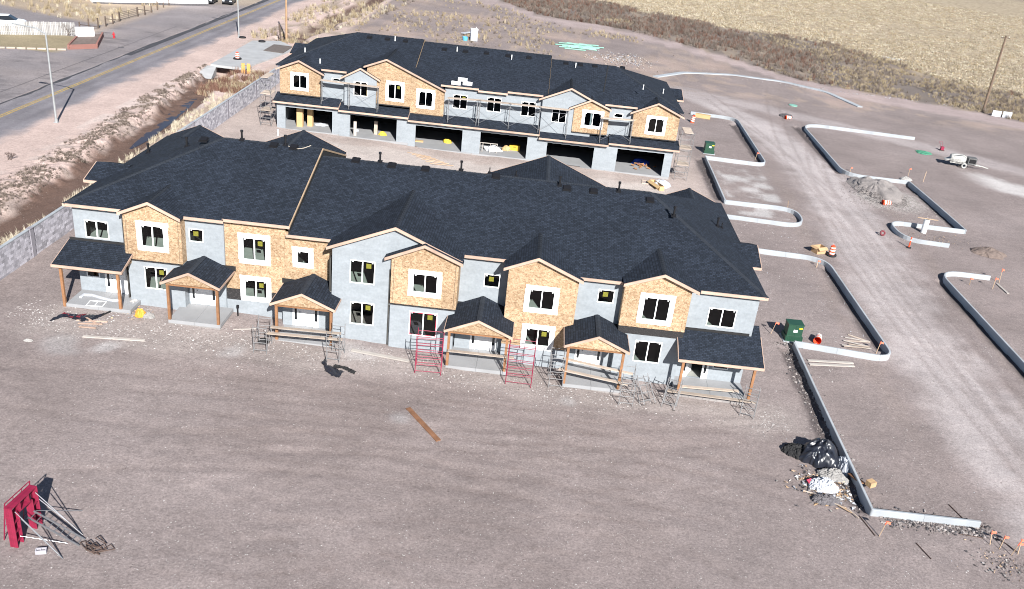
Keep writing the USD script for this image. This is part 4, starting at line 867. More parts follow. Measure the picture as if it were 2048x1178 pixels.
vi = rw(7, [(925,450),(1095,462),(1083,605),(920,590)], 42.0, 1); vt2 = rw(7, [(1167,475),(1238,487),(1235,517),(1167,510)], 42.6, 0); vj = rw(7, [(1415,492),(1572,508),(1553,655),(1400,637)], 42.1, 1)
def osbw2(x0, x1, y, zb, top, holes, back=43.2):
    w_ = uw('framed_wall', 'ply_edge', x0, x1, y, zb, top, holes, back)
    osb_skin(w_, [(x0+.004, zb+.004), (x1-.004, zb+.004)]+[(np.clip(a, x0+.004, x1-.004), b-.01) for a, b in top], y, holes)
    for xx_ in (x0, x1): obj('osb_panel', MB().box(xx_-.012 if xx_ == x0 else xx_+.001, xx_-.001 if xx_ == x0 else xx_+.012, y, back-.02, zb+.01, min(b for a, b in top)-.15), 'osb', w_)
    obj('felt_strip', MB().box(x0, x1, y-.022, y+.02, zb-.10, zb-.005), 'felt', w_); return w_
osbw2(.35, 4.55, 42.1, 3.62, gtop(*h1, .35, 4.55), [va]); uw('stucco_wall', 'stucco', 4.55, 7.1, 42.6, 3.2, [(7.1, fL2(0, 42.6)-.13), (4.55, fL2(0, 42.6)-.13)], [vt])
uw('stucco_wall', 'stucco', 7.05, 10.35, 42.0, 3.1, gtop(*h2, 7.05, 10.35), [vb])
def cut(h, x0, x1, d=.13):
    f = lambda x: float(np.interp(x, [h[0], h[2], h[4]], [h[1], h[3], h[5]]))-d
    pts = [(x1, f(x1))]+([(h[2], h[3]-d)] if x0 < h[2] < x1 else [])+[(x0, f(x0))]; return pts
osbw2(9.3, 13.84, 42.1, 3.6, cut(h3, 9.3, 13.84), [vc]); osbw2(13.86, 17.3, 42.1, 3.0, cut(h3, 13.86, 17.3), [vd])
for (a, b, z, hh) in [(17.3, 20.78, 6.22, [ve]), (20.78, 23.78, 6.05, [vf]), (23.78, 27.4, 6.25, [vg])]: uw('stucco_wall', 'stucco', a, b, 42.6, 2.7, [(b, z), (a, z)], hh)
uw('stucco_wall', 'stucco', 27.4, 32.6, 42.1, 2.4, cut(h4, 27.4, 32.6), [vh, (30.9, 32.45, 2.9, 5.2)]); osbw2(30.7, 34.32, 42.0, 2.95, gtop(*h5, 30.7, 34.32), [vi])
uw('stucco_wall', 'stucco', 34.33, 36.8, 42.6, 2.5, [(36.8, 5.98), (34.33, 5.98)], [vt2]); osbw2(36.8, 41.5, 42.1, 3.12, gtop(*h6, 36.8, 41.5), [vj])
for (r, y, tp, st, k, br) in [(va, 42.086, 1, 0, 's', 0), (vt, 42.6, 0, 0, 'fixed', 0), (vb, 42.0, 0, 0, 's', 1), (vc, 42.086, 1, 1, 's', 0), (vd, 42.086, 1, 0, 's', 0), (ve, 42.6, 0, 1, 's', 1), (vf, 42.6, 0, 0, 's', 1), (vg, 42.6, 0, 0, 's', 1), (vh, 42.1, 0, 0, 's', 1), (vi, 41.986, 1, 0, 's', 0), (vt2, 42.6, 0, 0, 'fixed', 0), (vj, 42.086, 1, 0, 's', 0)]:
    window(far, r, y, bool(tp), st, k, bars=bool(br))
# garage front with six openings; floor slabs, party walls, ceiling and back wall inside
GX = [(1.06, 2.37, .10), (7.79, 2.30, -.02), (14.64, 1.94, -.36), (21.40, 1.98, -.36), (28.36, 1.64, -.62), (35.65, 1.80, -.60)]
edges = [.17, 6.68, 13.87, 20.6, 27.25, 34.6, 41.36]; tops = [2.85, 2.63, 2.38, 2.38, 2.05, 2.29]
for i, (x, zt, zf) in enumerate(GX):
    a, b = edges[i], edges[i+1]; zb = zf-.02
    w_ = wall(far, 'garage_wall', 'stucco', [(a, zb), (b, zb), (b, tops[i]), (a, tops[i])], ZG, [(x, x+4.876, zb-.1, zt)], t=.2)
    obj('footing', MB().box(a, x, ZG-.012, ZG+.2, zf-.6, zb-.003), 'footing', w_); obj('footing', MB().box(x+4.876, b, ZG-.012, ZG+.2, zf-.6, zb-.003), 'footing', w_)
    obj('garage_floor', MB().box(a+.05, b-.05, ZG-.05, 48.5, zf-.25, zf), 'slab_pale', far)
    obj('garage_side', MB().box(a-.0, a+.12, ZG+.2, 48.5, zf+.002, tops[i]), 'drywall', far)
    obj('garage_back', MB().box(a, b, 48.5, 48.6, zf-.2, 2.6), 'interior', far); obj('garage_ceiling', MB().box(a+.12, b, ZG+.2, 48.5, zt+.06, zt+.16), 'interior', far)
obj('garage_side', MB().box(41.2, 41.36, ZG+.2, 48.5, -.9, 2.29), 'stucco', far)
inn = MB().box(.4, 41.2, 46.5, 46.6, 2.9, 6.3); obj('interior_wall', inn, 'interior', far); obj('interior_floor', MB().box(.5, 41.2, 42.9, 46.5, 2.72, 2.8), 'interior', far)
for (a, b, z, y0) in [(.17, .3, 6.1, 43.2), (41.2, 41.34, 5.8, 43.2)]: obj('stucco_wall', MB().box(a, b, y0, 57.8, -1.2, z), 'stucco', far)
obj('stucco_wall', MB().box(.17, 41.3, 57.6, 57.8, -1.2, 5.9), 'stucco', far)
side_wing(far, -.9, 1.2, 50.1, 52.4, 54.6, 6.1, 6.9, -.1); side_wing(far, 43.2, 40.5, 52.3, 55.0, 57.6, 5.2, 5.9, -1.0)
ups = []
for (px, py) in [(610, 105)]: ups.append(('white', roofpt(px, py, hl)))
for (px, py) in [(640, 127), (790, 82)]: ups.append(('white', roofpt(px, py, fL2)))
for (px, py) in [(914, 103), (1023, 119)]: ups.append(('white', roofpt(px, py, fM2)))
for (px, py) in [(1151, 135)]: ups.append(('white', roofpt(px, py, fR2)))
for (px, py) in [(1286, 179), (1326, 187)]: ups.append(('white', roofpt(px, py, hr)))
for (px, py) in [(739, 73.5), (775, 77), (811, 81)]: ups.append(('box', roofpt(px, py+1.5, fL2)))
for (px, py) in [(889, 97), (931, 101), (973, 104.5), (1016, 109.5), (1058, 113.5)]: ups.append(('box', roofpt(px, py+2, fM2)))
for (px, py) in [(1132, 125), (1161, 128), (1190, 130.5)]: ups.append(('box', roofpt(px, py+2, fR2)))
ups.append(('box', roofpt(1245, 136, hr)))
roof_bits(far, ups)

# ------------------------------------------------------------------ block wall along the ditch
def proj(q):
    d = np.asarray(q, float)-CAM; z = d@fw; return 1024+FOC*(d@cr)/z, 589-FOC*(d@cu)/z
bw = thing('block_wall', 'long grey concrete block wall running beside the brown ditch', 'wall')
WX, WY0, WY1, CH, BL = -5.35, -3.2, 72.0, .2, .4
npil = [4.6+9.45*k for k in range(8)]
cells = []
for c in range(10):
    y = WY0+(BL/2 if c % 2 else 0)
    while y < WY1:
        if all(abs(y+BL/2-p) > BL*.8 for p in npil): cells.append((y, c))
        y += BL
cells.sort(key=lambda q: q[0])
vis = [q for q in cells if q[0] > -.6]
near_ = set(vis[:290]); rest = MB()
zw = lambda y: float(gz(WX, y))-.05
for (y, c) in cells:
    k = RNG.uniform(-.006, .006); z = zw(y)+.0+c*CH; mb = MB().box(WX-.095, WX+.095+k, y+.005, y+BL-.005, z+.004, z+CH-.006)
    if (y, c) in near_: obj('block', mb, 'block', bw)
    else: rest.add(*mb.arr())
o_ = obj('block_courses', rest, 'block_far', bw); o_.SetCustomDataByKey('kind', 'stuff')
obj('grout_core', MB().box(WX-.075, WX+.075, WY0, WY1, -.3, zw(0)+2.0-.01), 'grout', bw)
for p in npil: obj('pilaster', MB().box(WX-.13, WX+.125, p-.2, p+.2, -.3, zw(p)+2.02).box(WX-.15, WX+.15, p-.22, p+.22, zw(p)+2.02, zw(p)+2.07), 'grout', bw)
n_ = int((WY1-WY0)/1.2)
for k in range(n_): obj('cap_block', MB().box(WX-.11, WX+.11, WY0+k*1.2+.004, WY0+(k+1)*1.2-.004, zw(0)+2.0, zw(0)+2.055), 'kerb_concrete', bw)

# ------------------------------------------------------------------ standing kerbs round the future parking islands
def fillet(pts, r):
    out = [np.array(pts[0], float)]
    for i in range(1, len(pts)-1):
        p, a, b = (np.array(q, float) for q in (pts[i], pts[i-1], pts[i+1])); rr = r[i] if isinstance(r, (list, tuple)) else r
        u, v = a-p, b-p; lu, lv = np.linalg.norm(u), np.linalg.norm(v); u /= lu; v /= lv
        if rr <= .02: out.append(p); continue
        t = min(rr/math.tan(math.acos(np.clip(u@v, -1, 1))/2), lu*.49, lv*.49); p0, p1 = p+u*t, p+v*t
        for s in np.linspace(0, 1, 9): out.append((1-s)**2*p0+2*s*(1-s)*p+s*s*p1)
    out.append(np.array(pts[-1], float)); return np.array(out)
def kerb(label, pts, r=1.2, w=.15, h=.42, sec=3.0):
    P_ = fillet(pts, r); P_ = P_+(CAM[:2]-P_)*(h*.85/26); t = thing('kerb', label, 'kerb')
    d = np.concatenate([[0], np.cumsum(np.linalg.norm(np.diff(P_, axis=0), axis=1))]); L = d[-1]; n = max(1, round(L/sec))
    for k in range(n):
        a, b = L*k/n, L*(k+1)/n-.012; s = np.concatenate([[a], d[(d > a+.05) & (d < b-.05)], [b]])
        c = np.stack([np.interp(s, d, P_[:, 0]), np.interp(s, d, P_[:, 1])], 1)
        tn = np.gradient(c, axis=0); tn /= np.linalg.norm(tn, axis=1, keepdims=True); nn = np.stack([-tn[:, 1], tn[:, 0]], 1)
        base = gz(c[:, 0], c[:, 1]); ch = .022
        prof = [(-w/2, -.25), (-w/2, h-ch), (-w/2+ch, h), (w/2-ch, h), (w/2, h-ch), (w/2, -.25)]
        v = np.array([[[c[i, 0]+nn[i, 0]*o, c[i, 1]+nn[i, 1]*o, base[i]+z] for o, z in prof] for i in range(len(c))]); m_, q = v.shape[:2]
        f = [[i*q+j, (i+1)*q+j, (i+1)*q+j+1, i*q+j+1] for i in range(m_-1) for j in range(q-1)]
        mb = MB().add(v.reshape(-1, 3), f)
        for e, fl_ in ((0, False), (m_-1, True)):
            o = e*q; tri = [[o, o+1, o+2], [o, o+2, o+3], [o, o+3, o+4], [o, o+4, o+5]]
            mb.add(v.reshape(-1, 3), [x[::-1] for x in tri] if not fl_ else tri)
        obj('kerb_section', mb, 'kerb_concrete', t)
    return t
kerb('long curved pale kerb bending round behind the farther townhouse row', [(45.4, 98.2), (51, 105.5), (60, 109.6), (69, 109.4), (75.2, 105.2), (78.2, 95.5)], 5, .95, .14)
kerb('kerb round the planter with the green cabinet beside the farther row', [(48.2, 75.2), (54.6, 75.2), (54.1, 52.6), (46.9, 52.6), (46.6, 36.9)], [0, 2.2, 1.6, .05, 0])
kerb('short hairpin kerb holding rubble, orange stakes and a white standpipe', [(46.6, 36.9), (53.9, 37.4), (53.6, 32.5), (46.0, 32.5)], [0, 2.3, 2.3, 0])
kerb('bowed kerb at the top of the dirt island beyond the gravel heap', [(80.6, 77.8), (64.2, 77.8), (63.4, 53.0), (71.0, 53.4)], [0, 4.0, 2.6, 0])
kerb('kerb running from the pale spill to the hooked kerb with the white pipe', [(71.0, 53.2), (71.2, 37.6), (66.8, 37.5), (63.2, 37.5), (63.2, 32.7), (67.6, 32.7)], [0, .05, .5, 2.2, 2.2, 0])
kerb('kerb enclosing the pad with the large green transformer and tipped drum', [(46.9, 24.5), (53.4, 24.5), (53.5, 6.8), (46.55, 7.3)], [0, 2.2, 1.4, 0])
kerb('kerb leading from the green transformer past the rubbish heap to the corner', [(46.5, 7.1), (46.2, -11.0), (51.9, -10.8)], .05)
kerb('kerb curving along the far right edge of the track', [(63.5, -22.0), (63.6, 25.4), (68.4, 25.5)], [0, 2.6, 0])

# ------------------------------------------------------------------ roadside
def lamp(label, base, h):
    t = thing('street_lamp', label, 'street lamp', base)
    obj('pole', MB().tube((0, 0, 0), (0, 0, h), .11, 10, .075), 'galv', t); obj('base_plate', MB().box(-.2, .2, -.2, .2, 0, .06).tube((0, 0, .06), (0, 0, .35), .15, 10), 'galv', t)
    obj('arm', MB().path([(0, 0, h-.15), (-.9, .1, h+.28), (-3.4, .4, h+.42)], .06, 7), 'galv', t)
    obj('lamp_head', MB().obox((-3.75, .44, h+.42), (.42, -.03, 0), (.01, .17, 0), (0, 0, .07)), 'vinyl', t)
lamp('tall pale grey street lamp standing on the pink verge in the foreground of the road', on(G(113, 245)), 8.5)
lamp('street lamp beside the concrete culvert slab, its head above the picture', on(G(478, 75)), 8.5)
def pole(label, base, h, r=.15, lk='wood_pole', cross=False, cat='utility pole', lean=(0, 0)):
    t = thing('utility_pole', label, cat, base); tp = np.array([lean[0], lean[1], h])
    obj('pole', MB().tube((0, 0, -.3), tp, r, 10, r*.72), lk, t)
    if cross:
        obj('crossarm', MB().beam(tp+[-.7, 0, -.35], tp+[.7, 0, -.35], .1, .12), 'old_wood', t)
        for s in (-.6, 0, .6): obj('insulator', MB().lathe([(0, 0), (.05, 0), (.06, .05), (.03, .12), (.045, .15), (0, .18)], 8, tp+[s, 0, -.29]), 'white_pvc', t)
    return t
bp = on(G(1966, 222)); hh = next(z for z in np.arange(5, 16, .05) if proj(bp+[0, 0, z])[1] < 72); lean_x = 0
for lx in np.arange(-1, 1.5, .05):
    if abs(proj(bp+[lx, 0, hh])[0]-2013) < abs(proj(bp+[lean_x, 0, hh])[0]-2013): lean_x = lx
pole('leaning grey wooden pole with crossarm standing at the edge of the weeds', bp, hh, .21, cross=True, lean=(lean_x, 0))
pole('tan wooden utility pole behind the culvert slab', on(G(573, 83)), 11.0, .17, 'pole_tan')
t = thing('gate_post', 'short charred black post beside the tan wooden utility pole', 'post', on(G(562, 82))); obj('post', MB().tube((0, 0, -.2), (-.25, 0, 2.6), .14, 8, .11), 'old_wood', t)
# culvert slab and its wing walls
sl = thing('culvert', 'pale concrete slab bridging the ditch with angled wing wall and dark mouth', 'culvert')
zc = .40
obj('slab', MB().ext(Polygon([tuple(atz(*p, zc)[:2]) for p in [(421, 128), (485, 136), (540, 117), (592, 97), (562, 82), (505, 81)]]), lambda a, b: (a, b, zc), .32, (0, 0, -1)), 'slab_culvert', sl)
obj('headwall', MB().box(-16.9, -16.0, 66.3, 66.6, -1.1, zc-.32).box(-12.3, -11.3, 66.6, 66.9, -1.1, zc-.32), 'slab_culvert', sl)
obj('wing_wall', MB().add([(-16.7, 66.1, .2), (-15.0, 66.1, .15), (-17.4, 61.2, .02), (-14.2, 61.6, -.75), (-15.0, 66.1, -.95)], [[0, 2, 1], [1, 2, 3], [1, 3, 4]]).beam((-16.7, 66.1, .16), (-17.4, 61.2, .02), .18, .16), 'slab_culvert', sl)
q = [on(G(*p))+[0, 0, .26] for p in [(527, 104), (566, 110), (586, 97), (548, 92)]]; zt = max(p[2] for p in q)
tag(obj('steel_mat', MB().ext(Polygon([(p[0], p[1]) for p in q]), lambda a, b: (a, b, zt), .05, (0, 0, -1)), 'mat_brown'), 'flat brown mat lying at the end of the culvert slab', 'mat')
def torus(R, r, n=20, k=8, c=(0, 0, 0)):
    a = np.arange(n)*2*np.pi/n; b = np.arange(k)*2*np.pi/k
    v = np.array([[(R+r*np.cos(q))*np.cos(p), (R+r*np.cos(q))*np.sin(p), r*np.sin(q)*1.0] for p in a for q in b])+np.asarray(c, float)
    return MB().add(v, [[i*k+j, ((i+1) % n)*k+j, ((i+1) % n)*k+(j+1) % k, i*k+(j+1) % k] for i in range(n) for j in range(k)])
def tyre(label, at, R=.34, z=.11): tag(obj('tyre', (torus(R, .11).moved(mtx(np.asarray(at)+[0, 0, z])), np.vstack(torus(R, .11).f)), 'rubber', smooth=True), label, 'tyre')
tyre('black tyre lying at the foot of the street lamp by the culvert', on(G(485, 76)), .42); tyre('black tyre lying alone on the pale culvert slab', on(G(524, 86))*[1, 1, 0]+[0, 0, zc], .42); tyre('black tyre ringing the orange drum on the culvert slab', on(G(475, 121))*[1, 1, 0]+[0, 0, zc], .45)
bq = on(G(490, 148)); t = thing('plywood_barrier', 'upright orange plywood boards standing beside the culvert mouth', 'barrier', bq)
for k, x in enumerate((-.42, .28)): obj('board', MB().box(x, x+.42, -.02, .0, .05, 1.35), 'plywood_orange', t)
obj('rail', MB().box(-.5, .8, .003, .06, .35, .45), 'post_wood', t); obj('rail', MB().box(-.5, .8, .003, .06, 1.0, 1.1), 'post_wood', t)
# traffic drums
def drum_parts(t):
    pr = [(.27, 0), (.27, .06), (.25, .10), (.245, .36), (.235, .37), (.23, .62), (.22, .63), (.21, .86), (.19, .90), (.12, .93), (0, .93)]
    obj('body', (MB().lathe(pr, 20).arr()), 'orange', t, smooth=30)
    for z0, z1, r in ((.20, .33, .250), (.46, .59, .238), (.70, .82, .221)): obj('band', MB().lathe([(r+.004, z0), (r+.002, z1)], 20), 'band_white', t)
    obj('handle', MB().path([(-.09, 0, .92), (-.07, 0, 1.0), (.07, 0, 1.0), (.09, 0, .92)], .018, 6), 'orange', t)
p0 = on(G(1662, 511)); dr0 = thing('traffic_drum', 'upright orange and white drum beside the open cardboard carton', 'traffic drum', p0+[0, 0, .03]); drum_parts(dr0)
tyre('black rubber ring round the foot of the drum by the cardboard carton', p0, .36, .1)
dup(dr0, 'upright orange drum standing in a tyre on the culvert slab', mtx(on(G(475, 121))*[1, 1, 0]+[0, 0, zc]))
def lying(px, py, rz, label, r=.25): q = on(G(px, py)); dup(dr0, label, mtx(q+[0, 0, r], R=rot([0, 0, 1], rz) @ rot([0, 1, 0], math.pi/2)))
lying(1633, 688, 1.2, 'tipped over orange drum lying behind the green transformer kerb'); lying(1764, 409, .1, 'tipped over orange drum lying on the gravel heap'); lying(1570, 238, .3, 'tipped orange drum lying with dark debris on the open track')
dup(dr0, 'faded orange drum leaning against the long brown carton by the farther row', mtx(on(G(1384, 245)), R=rot([0, 1, 0], .12)))
# green transformers
def transformer(t):
    obj('cabinet', MB().box(-.52, .52, -.42, .42, .42, 1.25), 'green_metal', t); obj('skirt', MB().box(-.60, .60, -.52, .50, .06, .415), 'green_metal', t)
    obj('lid', MB().box(-.55, .55, -.46, .45, 1.253, 1.31), 'green_metal', t); obj('pad', MB().box(-.7, .7, -.62, .6, -.15, .057), 'kerb_concrete', t)
    obj('label', MB().box(-.12, .16, -.428, -.423, .72, .92), 'label_white', t); obj('warning_label', MB().box(.24, .46, -.428, -.423, .98, 1.10), 'label_yellow', t)
    for x in np.arange(-.54, .55, .12): obj('rib', MB().box(x-.012, x+.012, -.535, -.522, .1, .40), 'green_metal', t)
    obj('door_seam', MB().box(-.006, .006, -.427, -.421, .44, 1.24), 'black_plastic', t)
tr = thing('transformer_cabinet', 'large dark green transformer cabinet at the corner of the right kerb', 'transformer', on(G(1582, 678)), .02); transformer(tr)
dup(tr, 'dark green transformer cabinet beside the farther row kerb', mtx(on(G(1416, 306)), .05))
# cartons, pipe, cone post, small things on the right
def crate(name, label, cat, at, rz, w, d, h, lk, open_=False, extra=None):
    t = thing(name, label, cat, at, rz)
    if open_:
        obj('side', MB().box(-w/2, w/2, -d/2, -d/2+.02, 0, h), lk, t); obj('side', MB().box(-w/2, w/2, d/2-.02, d/2, 0, h), lk, t)
        obj('side', MB().box(-w/2, -w/2+.02, -d/2+.02, d/2-.02, 0, h), lk, t); obj('side', MB().box(w/2-.02, w/2, -d/2+.02, d/2-.02, 0, h), lk, t); obj('bottom', MB().box(-w/2, w/2, -d/2, d/2, -.02, -.001), lk, t)
        obj('flap', MB().obox((0, -d/2-.12, h-.08), (w/2, 0, 0), (0, .14, .1), (0, -.006, .008)), lk, t); obj('flap', MB().obox((-w/2-.12, 0, h-.02), (.13, 0, .05), (0, d/2, 0), (-.003, 0, .008)), lk, t)
    else:
        obj('body', MB().box(-w/2, w/2, -d/2, d/2, 0, h), lk, t); obj('tape', MB().box(-w/2-.002, w/2+.002, -.03, .03, h*.2, h+.002), 'cardboard' if lk != 'cardboard' else 'carton_tan', t)
    return t
crate('cardboard_box', 'open brown cardboard carton beside the upright orange drum', 'carton', on(G(1636, 505)), .5, 1.0, .75, .6, 'cardboard', True)
crate('cardboard_box', 'long brown carton lying by the kerb past the farther row', 'carton', on(G(1405, 236))+[0, 0, .02], -.25, 2.0, .6, .5, 'carton_tan')
crate('cardboard_box', 'small brown carton sitting on the kerb by the rubbish heap', 'carton', on(G(1733, 982))+[.1, 0, .33], .5, .42, .36, .3, 'cardboard')
q = on(G(1846, 466)); t = thing('corrugated_pipe', 'white corrugated pipe standing upright inside the hooked kerb', 'pipe', q)
pr = [(.0, 0)]
for k in range(14): pr += [(.27, .02+k*.1), (.27, .06+k*.1), (.245, .07+k*.1), (.245, .115+k*.1)]
pr += [(.27, 1.42), (.23, 1.42), (.22, .2)]
obj('body', MB().lathe(pr, 20), 'white_pvc', t); tag(obj('plank', MB().beam(q+[-.9, .1, 1.47], q+[1.0, -.1, 1.45], .14, .04), 'stake'), 'pale board laid across the top of the white pipe', 'board')
q = on(G(1817, 496)); t = thing('delineator_post', 'slim bright orange marker post on a black base', 'marker post', q); obj('base', MB().lathe([(.25, 0), (.24, .05), (.08, .09), (0, .09)], 8), 'rubber', t); obj('post', MB().lathe([(.07, .09), (.05, 1.0), (.06, 1.05), (0, 1.08)], 12), 'orange', t); obj('band', MB().lathe([(.064, .72), (.060, .82)], 12), 'band_white', t)
q = on(G(1764, 471)); tag(obj('drum_ring', torus(.2, .09, 14, 6).moved(mtx(q+[0, 0, .25], R=rot([1, 0, 0], 1.1))) if False else (torus(.2, .09, 14, 6).moved(mtx(q+[0, 0, .25], R=rot([1, 0, 0], 1.1))), np.vstack(torus(.2, .09, 14, 6).f)), 'maroon'), 'small dark red reel standing on the dirt near the orange marker post', 'reel')
# portable mixer
q = on(G(1922, 334)); t = thing('mortar_mixer', 'worn white towable mortar mixer splashed with cement', 'mixer', q, -.15)
obj('tub', (MB().lathe([(0, -.9), (.5, -.9), (.62, -.6), (.62, .6), (.5, .9), (0, .9)], 16).moved(mtx((-.7, 0, 1.0), R=rot([0, 1, 0], math.pi/2))), np.vstack(MB().lathe([(0, -.9), (.5, -.9), (.62, -.6), (.62, .6), (.5, .9), (0, .9)], 16).f)), 'machine_white', t)
obj('engine_cover', MB().box(.5, 1.5, -.5, .5, .6, 1.4), 'machine_grey', t); obj('grille', MB().box(.6, 1.4, -.515, -.503, .75, 1.25), 'black_plastic', t); obj('frame', MB().beam((-1.6, -.4, .55), (2.2, -.2, .5), .1, .1).beam((-1.6, .4, .55), (2.2, .2, .5), .1, .1), 'machine_white', t); obj('tow_bar', MB().beam((2.2, 0, .5), (3.2, 0, .3), .1, .1), 'machine_white', t)
for s in (-.62, .62):
    w_ = torus(.25, .1, 16, 8); obj('wheel', (w_.moved(mtx((.1, s, .36), R=rot([1, 0, 0], math.pi/2))), np.vstack(w_.f)), 'machine_white', t)
obj('hopper', MB().obox((-1.75, 0, .9), (.45, 0, .2), (0, .5, 0), (-.02, 0, .04)), 'machine_white', t); obj('bar', MB().path([(-1.2, -.6, 1.5), (-.2, -.6, 1.75), (.3, -.6, 1.45)], .03), 'machine_grey', t)
q = on(G(1883, 301)); t = thing('compactor', 'small red plate compactor on the dirt near the mixer', 'compactor', q); obj('plate', MB().box(-.3, .3, -.25, .25, .02, .1), 'dark_steel', t); obj('engine', MB().box(-.2, .2, -.18, .18, .1, .55), 'red_paint', t); obj('handle', MB().path([(-.15, .2, .4), (-.2, .9, 1.0), (.2, .9, 1.0), (.15, .2, .4)], .02), 'red_paint', t)
def crumple(name, label, cat, at, rx, ry, h, lk, seed, n=26, fold=1.0, peak=.6, smoothf=False, fr=2.6):
    a = np.linspace(-1, 1, n); A, B = np.meshgrid(a, a, indexing='ij'); r = np.hypot(A, B)
    nz = meshkit.fbm(np.stack([A*fr, B*fr, A*0+seed], -1), 4, seed); nf = np.abs(meshkit.noise(np.stack([A*fr*1.5+B*2, B*fr*1.2-A*2, A*0+seed], -1), seed+3)-.5)*2
    z = np.clip(1-r**2, 0, 1)**peak*h*(.45+.9*nz) + fold*h*.35*(1-nf)*np.clip(1.15-r, 0, 1)
    ang = np.arctan2(B, A); edge = 1+.28*(meshkit.noise(np.stack([np.cos(ang)*2, np.sin(ang)*2, ang*0+seed], -1), seed)-.5)
    sc = np.minimum(1, 1/np.maximum(np.maximum(np.abs(A), np.abs(B))/np.maximum(r, 1e-6), 1e-6))
    f = np.where(r > 1e-6, np.maximum(np.abs(A), np.abs(B))/np.maximum(r, 1e-6), 1)
    x = A*f*edge*rx; y = B*f*edge*ry; wx, wy = at[0]+x, at[1]+y
    r2 = np.hypot(A*f, B*f); rag = 1+.35*(meshkit.fbm(np.stack([A*fr*1.4, B*fr*1.4, A*0+seed+9], -1), 3, seed+5)-.5); x = x*rag; y = y*rag; wx, wy = at[0]+x, at[1]+y; z = np.clip(1-r2**2, 0, 1)**peak*h*(.5+.8*nz)+fold*h*.3*(1-nf)*np.clip(1.1-r2, 0, 1)
    v = np.stack([wx, wy, H(wx, wy)+.015+z], -1).reshape(-1, 3); k = np.arange(n*n).reshape(n, n)
    return tag(obj(name, (v, np.stack([k[:-1, :-1], k[1:, :-1], k[1:, 1:], k[:-1, 1:]], -1).reshape(-1, 4)), lk, smooth=25 if smoothf else False), label, cat)
crumple('netting', 'crumpled green netting lying on the dirt island', 'netting', G(1848, 306), 1.1, .9, .14, 'green_net', 3, 34, 2.2, .3)
crumple('gravel_heap', 'grey gravel heap spilled on the track past the kerb', 'gravel heap', G(1752, 380), 2.9, 4.0, 1.05, 'gravel', 5, 44, .25, 1.0)
crumple('soil_heap', 'small brown soil heap right of the hooked kerb', 'soil heap', G(1978, 508), 1.5, 1.2, .55, 'stone_soil', 7, 22, .3, .9)
crumple('plastic_sheet', 'white rags crumpled on the kerb corner above the gravel heap', 'rags', G(1812, 360), .7, .5, .35, 'rag', 8, 14)
# pallets, white drums of rubbish by the leaning pole
q = on(G(2003, 234))
for k, dx in enumerate((-1.0, .75)):
    t = thing('pallet', ['left of two white pallets propped up by the leaning pole', 'right of two white pallets propped up by the leaning pole'][k], 'pallet', q+[dx, 0, 0], -.1)
    for j in range(5): obj('board', MB().obox((0, -.15+.0*j, .12+.2*j), (.72, 0, 0), (0, .012, -.004), (0, .03, .085)), 'white_sheet', t)
    for x in (-.6, 0, .6): obj('stringer', MB().box(x-.04, x+.04, -.12, .02, .0, 1.0), 'plank_white', t)
# stakes with orange flags
for i, (px, py, hh_, lb, ribbon) in enumerate([(1752, 706, 1.0, 'orange flagged stake at the rounded tip of the transformer kerb', 1), (1541, 668, 1.0, 'orange flagged stake left of the green transformer', 1), (1985, 578, 1.1, 'tall flagged stake beside the far right kerb', 1), (1998, 566, 1.3, 'leaning stake with orange ribbon at the far right kerb', 1), (1939, 570, .7, 'short pink topped stake inside the far right kerb', 1), (1758, 1072, 1.0, 'orange topped stake in front of the foreground kerb end', 1), (1980, 1090, .8, 'first of the stakes past the foreground kerb end', 1), (1998, 1098, .8, 'second flagged stake past the foreground kerb end', 1), (2022, 1110, .9, 'bright orange stake near the lower right corner', 1),
        (1510, 318, .9, 'stake in the corner of the far planter kerb', 1), (1575, 418, .9, 'white topped stake in the hairpin kerb', 0), (1700, 343, .5, 'tiny orange stake beside the bowed kerb', 1), (1816, 352, 1.0, 'orange stake at the kerb corner above the gravel heap', 1), (1846, 364, 1.3, 'thin rebar stake right of the kerb corner', 0), (1633, 535, .6, 'small stake at the bend of the transformer kerb', 1), (2036, 1108, .9, 'last dark red stake at the right picture edge', 1)]):
    q = on(G(px, py)); t = thing('survey_stake', lb, 'stake', q); ln = np.array([RNG.uniform(-.15, .2), RNG.uniform(-.15, .15), hh_])
    obj('stake', MB().beam((0, 0, -.1), ln, .045, .025), 'stake', t)
    if ribbon: obj('ribbon', MB().beam(ln*.78, ln*1.0+[.0, 0, .01], .055, .04).obox(ln*.92+[.12, .02, -.02], (.12, .02, -.03), (0, .01, .06), (0, .004, 0)), 'flag', t)
# loose boards
def board(label, a, b, w=.2, h=.04, lk='plank', lift=.02, cat='board', name='board'):
    a, b = on(a), on(b); a = a+[0, 0, lift+h/2]; b = b+[0, 0, lift+h/2]; return tag(obj(name, MB().beam(a, b, w, h), lk), label, cat)
board('dark brown plank lying alone on the open ground in front', G(816, 817), G(877, 882), .28, .05, 'brown_plank', cat='plank')
board('upper of two pale planks lying below the transformer kerb', G(1615, 722), G(1706, 727), .22, .05, 'plank_white'); board('lower of two pale planks lying below the transformer kerb', G(1618, 730), G(1708, 733), .24, .05, 'plank_white')
for k in range(7):
    a = G(1690+RNG.uniform(-8, 10), 672+k*4+RNG.uniform(-3, 3)); b = G(1735+RNG.uniform(-8, 8), 680+k*3.4+RNG.uniform(-4, 4)); board('offcut board in the pile inside the transformer kerb', a, b, .10, .03, 'plank_white' if k % 2 else 'plank', .02+k*.02).SetCustomDataByKey('group', 'offcut boards inside the transformer kerb')
board('long pale board lying on the dirt in front of the leftmost porch', G(166, 673), G(290, 681), .2, .05, 'plank_white'); board('pale board lying on rubble below the tall grey gable', G(703, 702), G(818, 724), .26, .05, 'plank_white')
